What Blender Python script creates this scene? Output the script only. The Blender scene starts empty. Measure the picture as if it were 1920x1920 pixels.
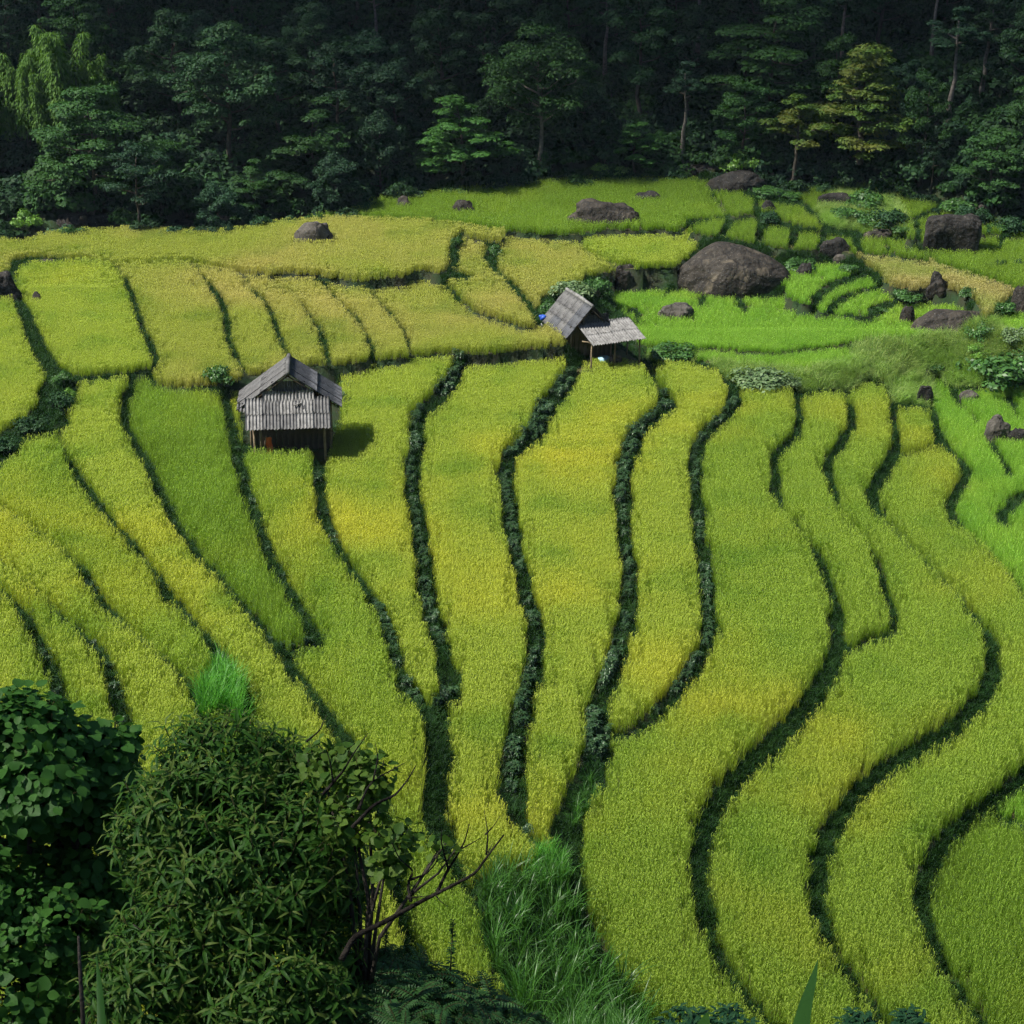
import bpy, math, random
import numpy as np
from mathutils import Vector, Matrix, Euler

# ------------------------------------------------------------------ camera, sky, sun, exposure
SC = bpy.context.scene
COL = SC.collection
RNG = np.random.default_rng(7)
random.seed(7)

CAM_Z = 29.0
PITCH = math.radians(24.0)
FOV = math.radians(32.0)
cam_d = bpy.data.cameras.new("camera")
cam_d.sensor_width = 36.0
cam_d.sensor_fit = 'HORIZONTAL'
cam_d.lens = 18.0 / math.tan(FOV / 2)
cam_d.clip_start = 0.1
cam_d.clip_end = 6000
cam = bpy.data.objects.new("camera", cam_d)
cam.location = (0, 0, CAM_Z)
cam.rotation_euler = (math.pi / 2 - PITCH, 0, 0)
COL.objects.link(cam)
SC.camera = cam

SUN_DIR = Vector((-0.76, -0.12, 1.0)).normalized()      # towards the sun
SUN_EL = math.asin(SUN_DIR.z)
SUN_AZ = math.atan2(SUN_DIR.x, SUN_DIR.y)                 # clockwise from +Y
world = bpy.data.worlds.new("World")
SC.world = world
world.use_nodes = True
wn = world.node_tree
wn.nodes.clear()
sky = wn.nodes.new('ShaderNodeTexSky')
sky.sky_type = 'NISHITA'
sky.sun_disc = False
sky.sun_elevation = SUN_EL
sky.sun_rotation = SUN_AZ
sky.air_density = 1.0
sky.dust_density = 0.6
bg = wn.nodes.new('ShaderNodeBackground')
bg.inputs['Strength'].default_value = 0.05
wo = wn.nodes.new('ShaderNodeOutputWorld')
wn.links.new(sky.outputs[0], bg.inputs['Color'])
wn.links.new(bg.outputs[0], wo.inputs['Surface'])

sun_d = bpy.data.lights.new("sun", 'SUN')
sun_d.energy = 5.0
sun_d.angle = math.radians(0.55)
sun_d.color = (1.0, 0.95, 0.85)
sun = bpy.data.objects.new("sun", sun_d)
sun.rotation_euler = SUN_DIR.to_track_quat('Z', 'Y').to_euler()
sun.location = (-60, -30, 90)
COL.objects.link(sun)

SC.view_settings.view_transform = 'Standard'
SC.view_settings.look = 'None'
SC.view_settings.gamma = 1.0
SC.view_settings.use_curve_mapping = False
SC.view_settings.exposure = 0.92
SC.render.engine = 'CYCLES'
SC.cycles.max_bounces = 5
SC.cycles.diffuse_bounces = 2
SC.cycles.glossy_bounces = 1
SC.cycles.transmission_bounces = 3
SC.cycles.transparent_max_bounces = 4
SC.cycles.use_denoising = True
SC.cycles.denoiser = 'OPENIMAGEDENOISE'
SC.cycles.denoising_input_passes = 'RGB_ALBEDO_NORMAL'
SC.cycles.denoising_prefilter = 'NONE'
SC.cycles.use_adaptive_sampling = True
SC.cycles.adaptive_threshold = 0.028
SC.cycles.adaptive_min_samples = 24
# ------------------------------------------------------------------ helpers
def tag(o, label=None, cat=None, group=None, kind=None):
    if label: o['label'] = label
    if cat: o['category'] = cat
    if group: o['group'] = group
    if kind: o['kind'] = kind
    return o

def link(name, data, parent=None, loc=None):
    o = bpy.data.objects.new(name, data)
    COL.objects.link(o)
    if parent is not None:
        o.parent = parent
    if loc is not None:
        o.location = loc
    return o

def empty(name, loc, rz=0.0):
    o = bpy.data.objects.new(name, None)
    o.empty_display_size = 0.2
    COL.objects.link(o)
    o.location = loc
    o.rotation_euler = (0, 0, rz)
    return o

class MB:
    """collects verts and faces (numpy), builds one mesh"""
    def __init__(s):
        s.v, s.f, s.m, s.r, s.t, s.n = [], [], [], [], [], 0
    def add(s, verts, faces, mat=0, rnd=None, tip=None):
        verts = np.asarray(verts, float).reshape(-1, 3)
        s.v.append(verts)
        for f in faces:
            s.f.append(tuple(int(i) + s.n for i in f))
            s.m.append(mat)
        s.r.append(np.full(len(verts), RNG.random()) if rnd is None else np.broadcast_to(np.asarray(rnd, float), (len(verts),)))
        s.t.append(np.zeros(len(verts)) if tip is None else np.broadcast_to(np.asarray(tip, float), (len(verts),)))
        s.n += len(verts)
    def addarr(s, verts, quads, mat=0, rnd=None, tip=None):
        """verts (N,k,3), quads: list of index tuples inside each item"""
        N, k = verts.shape[:2]
        base = s.n + np.arange(N)[:, None] * k
        for q in quads:
            s.f.extend(map(tuple, (base + np.array(q)[None, :]).tolist()))
            s.m.extend([mat] * N)
        s.v.append(verts.reshape(-1, 3))
        r = RNG.random(N) if rnd is None else np.asarray(rnd)
        s.r.append(np.repeat(r, k))
        s.t.append(np.zeros(N * k) if tip is None else np.broadcast_to(np.asarray(tip), (N, k)).ravel())
        s.n += N * k
    def box(s, c, size, mat=0, rot=None, taper=1.0):
        hx, hy, hz = [q / 2 for q in size]
        v = np.array([(x * (taper if z > 0 else 1), y * (taper if z > 0 else 1), z) for z in (-hz, hz) for y in (-hy, hy) for x in (-hx, hx)])
        if rot is not None:
            v = v @ np.array(rot.to_matrix() if hasattr(rot, 'to_matrix') else rot).T
        s.add(v + np.array(c), [(0, 2, 3, 1), (4, 5, 7, 6), (0, 1, 5, 4), (2, 6, 7, 3), (0, 4, 6, 2), (1, 3, 7, 5)], mat)
    def tube(s, pts, rad, n=6, mat=0, rnd=None):
        pts = np.asarray(pts, float)
        rad = np.broadcast_to(np.asarray(rad, float), (len(pts),))
        d = np.gradient(pts, axis=0)
        d /= np.linalg.norm(d, axis=1)[:, None] + 1e-9
        ref = np.array((0, 0, 1.0)) if abs(d[0, 2]) < 0.9 else np.array((1.0, 0, 0))
        vs = []
        for p, t, r in zip(pts, d, rad):
            u = np.cross(t, ref); u /= np.linalg.norm(u) + 1e-9
            w = np.cross(t, u)
            a = np.arange(n) * 2 * math.pi / n
            vs.append(p + r * (np.cos(a)[:, None] * u + np.sin(a)[:, None] * w))
        f = []
        for k in range(len(pts) - 1):
            for i in range(n):
                j = (i + 1) % n
                f.append((k * n + i, k * n + j, (k + 1) * n + j, (k + 1) * n + i))
        f.append(tuple(range(n))[::-1])
        f.append(tuple(range((len(pts) - 1) * n, len(pts) * n)))
        s.add(np.concatenate(vs), f, mat, rnd)
    def mesh(s, name, mats, smooth=True):
        me = bpy.data.meshes.new(name)
        if not s.v:
            return me
        v = np.concatenate(s.v)
        me.vertices.add(len(v))
        me.vertices.foreach_set('co', v.astype(np.float32).ravel())
        ln = np.array([len(f) for f in s.f], np.int32)
        idx = np.concatenate([np.asarray(f, np.int32) for f in s.f]) if len(set(ln.tolist())) > 1 else np.array(s.f, np.int32).ravel()
        me.loops.add(len(idx))
        me.loops.foreach_set('vertex_index', idx)
        me.polygons.add(len(ln))
        me.polygons.foreach_set('loop_start', np.concatenate(([0], np.cumsum(ln)[:-1])).astype(np.int32))
        me.polygons.foreach_set('material_index', np.array(s.m, np.int32))
        me.polygons.foreach_set('use_smooth', np.full(len(ln), smooth))
        for m in mats:
            me.materials.append(m)
        a = me.attributes.new('rnd', 'FLOAT', 'POINT')
        a.data.foreach_set('value', np.concatenate(s.r).astype(np.float32))
        a = me.attributes.new('tip', 'FLOAT', 'POINT')
        a.data.foreach_set('value', np.concatenate(s.t).astype(np.float32))
        me.update(calc_edges=True)
        return me
    def build(s, name, mats, parent=None, loc=None, smooth=True):
        if not isinstance(mats, (list, tuple)):
            mats = [mats]
        return link(name, s.mesh(name, mats, smooth), parent, loc)

def grid_mesh(name, xs, ys, Z, mask=None, mats=()):
    """regular sheet; mask (ny-1,nx-1) picks the cells"""
    ny, nx = Z.shape
    X, Y = np.meshgrid(xs, ys)
    co = np.stack([X, Y, Z], -1).reshape(-1, 3)
    jj, ii = np.nonzero(np.ones((ny - 1, nx - 1), bool) if mask is None else mask)
    q = np.stack([jj * nx + ii, jj * nx + ii + 1, (jj + 1) * nx + ii + 1, (jj + 1) * nx + ii], -1)
    used, inv = np.unique(q, return_inverse=True)
    q = inv.reshape(-1, 4)
    co = co[used]
    me = bpy.data.meshes.new(name)
    me.vertices.add(len(co))
    me.vertices.foreach_set('co', co.astype(np.float32).ravel())
    me.loops.add(q.size)
    me.loops.foreach_set('vertex_index', q.astype(np.int32).ravel())
    me.polygons.add(len(q))
    me.polygons.foreach_set('loop_start', (np.arange(len(q)) * 4).astype(np.int32))
    me.polygons.foreach_set('use_smooth', np.ones(len(q), bool))
    for m in mats:
        me.materials.append(m)
    me.update(calc_edges=True)
    return me

def scatter_group(name, coll):
    ng = bpy.data.node_groups.new(name, 'GeometryNodeTree')
    ng.interface.new_socket('Geometry', in_out='INPUT', socket_type='NodeSocketGeometry')
    ng.interface.new_socket('Geometry', in_out='OUTPUT', socket_type='NodeSocketGeometry')
    N, L = ng.nodes, ng.links
    gi, go = N.new('NodeGroupInput'), N.new('NodeGroupOutput')
    iop = N.new('GeometryNodeInstanceOnPoints')
    ci = N.new('GeometryNodeCollectionInfo')
    ci.inputs['Collection'].default_value = coll
    ci.inputs['Separate Children'].default_value = True
    ci.inputs['Reset Children'].default_value = True
    def attr(n, t):
        a = N.new('GeometryNodeInputNamedAttribute')
        a.data_type = t
        a.inputs['Name'].default_value = n
        return a.outputs['Attribute']
    L.new(gi.outputs[0], iop.inputs['Points'])
    L.new(ci.outputs[0], iop.inputs['Instance'])
    iop.inputs['Pick Instance'].default_value = True
    L.new(attr('idx', 'INT'), iop.inputs['Instance Index'])
    L.new(attr('rot', 'FLOAT_VECTOR'), iop.inputs['Rotation'])
    L.new(attr('scl', 'FLOAT_VECTOR'), iop.inputs['Scale'])
    L.new(iop.outputs[0], go.inputs[0])
    return ng

def proto_collection(name, meshes):
    c = bpy.data.collections.new(name)
    for k, m in enumerate(meshes):
        o = bpy.data.objects.new('%s_%02d' % (name, k), m)
        c.objects.link(o)
    return c

def scatter_obj(name, pts, group, nvar, smin=0.85, smax=1.15, tilt=0.12, parent=None, scl=None, rotz=None, idx=None):
    n = len(pts)
    me = bpy.data.meshes.new(name)
    me.vertices.add(n)
    me.vertices.foreach_set('co', np.asarray(pts, np.float32).ravel())
    a = me.attributes.new('idx', 'INT', 'POINT')
    a.data.foreach_set('value', (RNG.integers(0, nvar, n) if idx is None else idx).astype(np.int32))
    rot = np.stack([RNG.normal(0, tilt, n), RNG.normal(0, tilt, n), RNG.uniform(0, 2 * math.pi, n) if rotz is None else rotz], -1)
    a = me.attributes.new('rot', 'FLOAT_VECTOR', 'POINT')
    a.data.foreach_set('vector', rot.astype(np.float32).ravel())
    s = RNG.uniform(smin, smax, n) if scl is None else scl
    if s.ndim == 1:
        s = np.repeat(s[:, None], 3, 1)
    a = me.attributes.new('scl', 'FLOAT_VECTOR', 'POINT')
    a.data.foreach_set('vector', s.astype(np.float32).ravel())
    o = link(name, me, parent)
    md = o.modifiers.new('scatter', 'NODES')
    md.node_group = group
    return o

# ------------------------------------------------------------------ materials
def new_mat(name):
    m = bpy.data.materials.new(name)
    m.use_nodes = True
    m.node_tree.nodes.clear()
    return m, m.node_tree.nodes, m.node_tree.links

def _attr(N, n):
    a = N.new('ShaderNodeAttribute'); a.attribute_name = n
    return a.outputs['Fac']

def _mix(N, L, f, a, b, mode='MIX'):
    m = N.new('ShaderNodeMix'); m.data_type = 'RGBA'; m.blend_type = mode
    for sock, v in ((m.inputs['Factor'], f), (m.inputs[6], a), (m.inputs[7], b)):
        if isinstance(v, (int, float)): sock.default_value = v
        elif isinstance(v, tuple): sock.default_value = (*v, 1.0)
        else: L.new(v, sock)
    return m.outputs[2]

def _noise(N, L, scale, detail=2.0, vec=None, lo=0.4, hi=0.6, dist=0.0):
    n = N.new('ShaderNodeTexNoise'); n.inputs['Scale'].default_value = scale; n.inputs['Detail'].default_value = detail
    n.inputs['Distortion'].default_value = dist
    if vec is None:
        g = N.new('ShaderNodeNewGeometry'); vec = g.outputs['Position']
    L.new(vec, n.inputs['Vector'])
    r = N.new('ShaderNodeMapRange')
    r.inputs['From Min'].default_value = lo; r.inputs['From Max'].default_value = hi
    L.new(n.outputs['Fac'], r.inputs['Value'])
    return r.outputs[0]

def _leaf_out(N, L, col, transl, rough, spec, tcol=1.15):
    p = N.new('ShaderNodeBsdfPrincipled')
    L.new(col, p.inputs['Base Color'])
    p.inputs['Roughness'].default_value = rough
    p.inputs['Specular IOR Level'].default_value = spec
    out = N.new('ShaderNodeOutputMaterial')
    if transl > 0:
        t = N.new('ShaderNodeBsdfTranslucent')
        c2 = _mix(N, L, 1.0, col, (tcol, tcol * 1.02, tcol * 0.6), 'MULTIPLY')
        L.new(c2, t.inputs['Color'])
        mx = N.new('ShaderNodeMixShader'); mx.inputs[0].default_value = transl
        L.new(p.outputs[0], mx.inputs[1]); L.new(t.outputs[0], mx.inputs[2])
        L.new(mx.outputs[0], out.inputs['Surface'])
    else:
        L.new(p.outputs[0], out.inputs['Surface'])

def leaf_mat(name, c1, c2, c3=None, transl=0.25, rough=0.55, spec=0.2, scale=0.5, objrand=0.0):
    m, N, L = new_mat(name)
    col = _mix(N, L, _attr(N, 'rnd'), c1, c2)
    if c3:
        f = _noise(N, L, scale, 2.0, lo=0.45, hi=0.65)
        col = _mix(N, L, f, col, c3)
    if objrand:
        oi = N.new('ShaderNodeObjectInfo')
        r = N.new('ShaderNodeMapRange'); r.inputs['To Min'].default_value = 1 - objrand; r.inputs['To Max'].default_value = 1 + objrand
        L.new(oi.outputs['Random'], r.inputs['Value'])
        cb = N.new('ShaderNodeCombineColor')
        for k in range(3): L.new(r.outputs[0], cb.inputs[k])
        col = _mix(N, L, 1.0, col, cb.outputs[0], 'MULTIPLY')
    _leaf_out(N, L, col, transl, rough, spec)
    return m

def rice_mat(name, base, mid, tip, patch, patch_lo=0.5, patch_hi=0.7, green=(0.16, 0.26, 0.03)):
    """blade colour runs from base to tip; drifts of riper and greener plants across the field"""
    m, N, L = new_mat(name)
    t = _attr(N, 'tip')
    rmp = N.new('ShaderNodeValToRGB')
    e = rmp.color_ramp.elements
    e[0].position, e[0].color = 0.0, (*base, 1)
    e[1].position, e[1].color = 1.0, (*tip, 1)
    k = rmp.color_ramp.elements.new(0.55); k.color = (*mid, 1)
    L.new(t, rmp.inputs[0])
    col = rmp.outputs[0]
    big = _noise(N, L, 0.11, 3.0, lo=patch_lo, hi=patch_hi)
    col = _mix(N, L, big, col, _mix(N, L, 0.85, col, patch))
    g = _noise(N, L, 0.33, 2.0, lo=0.52, hi=0.72)
    col = _mix(N, L, g, col, _mix(N, L, 0.6, col, green))
    rr = N.new('ShaderNodeMapRange'); rr.inputs['To Min'].default_value = 0.78; rr.inputs['To Max'].default_value = 1.2
    L.new(_attr(N, 'rnd'), rr.inputs['Value'])
    cb = N.new('ShaderNodeCombineColor')
    for q in range(3): L.new(rr.outputs[0], cb.inputs[q])
    col = _mix(N, L, 1.0, col, cb.outputs[0], 'MULTIPLY')
    _leaf_out(N, L, col, 0.46, 0.6, 0.12)
    return m

def simple_mat(name, c1, c2, scale=3.0, rough=0.85, bump=0.0, bscale=None, detail=4.0, spec=0.3, coord='GEN', c3=None, s3=1.0, lo=0.35, hi=0.65):
    m, N, L = new_mat(name)
    vec = None
    if coord == 'OBJ':
        tc = N.new('ShaderNodeTexCoord'); vec = tc.outputs['Object']
    f = _noise(N, L, scale, detail, vec, lo, hi)
    col = _mix(N, L, f, c1, c2)
    if c3:
        f3 = _noise(N, L, s3, 3.0, vec, 0.5, 0.68, 0.6)
        col = _mix(N, L, f3, col, c3)
    p = N.new('ShaderNodeBsdfPrincipled')
    L.new(col, p.inputs['Base Color'])
    p.inputs['Roughness'].default_value = rough
    p.inputs['Specular IOR Level'].default_value = spec
    if bump:
        n = N.new('ShaderNodeTexNoise'); n.inputs['Scale'].default_value = bscale or scale * 3; n.inputs['Detail'].default_value = 6
        if vec is not None: L.new(vec, n.inputs['Vector'])
        else:
            g = N.new('ShaderNodeNewGeometry'); L.new(g.outputs['Position'], n.inputs['Vector'])
        b = N.new('ShaderNodeBump'); b.inputs['Strength'].default_value = bump; b.inputs['Distance'].default_value = 0.1
        L.new(n.outputs['Fac'], b.inputs['Height']); L.new(b.outputs[0], p.inputs['Normal'])
    o = N.new('ShaderNodeOutputMaterial')
    L.new(p.outputs[0], o.inputs['Surface'])
    return m

M = {}
M['soil'] = simple_mat('soil', (0.022, 0.024, 0.011), (0.012, 0.032, 0.008), 1.3, 0.95, 0.6, 4.0)
M['mud'] = simple_mat('mud', (0.06, 0.05, 0.02), (0.05, 0.07, 0.02), 2.0, 0.9)
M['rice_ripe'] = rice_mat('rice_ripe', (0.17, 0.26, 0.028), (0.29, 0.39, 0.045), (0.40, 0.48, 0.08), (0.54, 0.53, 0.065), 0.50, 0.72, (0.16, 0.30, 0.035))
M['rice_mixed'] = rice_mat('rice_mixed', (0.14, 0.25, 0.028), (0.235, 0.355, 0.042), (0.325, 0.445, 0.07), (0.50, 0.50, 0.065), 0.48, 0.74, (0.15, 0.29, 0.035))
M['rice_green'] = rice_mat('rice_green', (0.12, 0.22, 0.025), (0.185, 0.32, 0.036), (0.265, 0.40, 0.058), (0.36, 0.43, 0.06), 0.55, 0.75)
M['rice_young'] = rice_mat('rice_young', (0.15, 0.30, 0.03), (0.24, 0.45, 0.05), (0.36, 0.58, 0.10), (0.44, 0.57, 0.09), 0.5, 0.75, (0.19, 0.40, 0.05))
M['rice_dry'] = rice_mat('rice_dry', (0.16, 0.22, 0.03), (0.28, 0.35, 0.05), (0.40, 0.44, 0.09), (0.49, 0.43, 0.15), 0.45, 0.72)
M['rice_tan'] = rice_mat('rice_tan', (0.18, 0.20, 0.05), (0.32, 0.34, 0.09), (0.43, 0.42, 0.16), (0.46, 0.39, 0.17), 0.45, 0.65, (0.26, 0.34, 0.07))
# ------------------------------------------------------------------ how the terraces lie on the hill
# The banks are surveyed as polylines (bearing pairs from the viewpoint, with width); they are set down on the
# hill at each terrace's own level below, so that everything after this block is plain world geometry.
FPX = 960.0 / math.tan(FOV / 2)
CP, SP = math.cos(PITCH), math.sin(PITCH)

def project(x, y, z):
    dz = np.asarray(z) - CAM_Z
    fw = y * CP - dz * SP
    up = y * SP + dz * CP
    return 960 + FPX * x / fw, 960 - FPX * up / fw

def ray(px, py):
    a = (px - 960) / FPX
    b = (960 - py) / FPX
    d = Vector((a, CP + b * SP, -SP + b * CP))
    return d

def unproject(px, py, z):
    d = ray(px, py)
    t = (z - CAM_Z) / d.z
    return d.x * t, d.y * t

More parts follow.
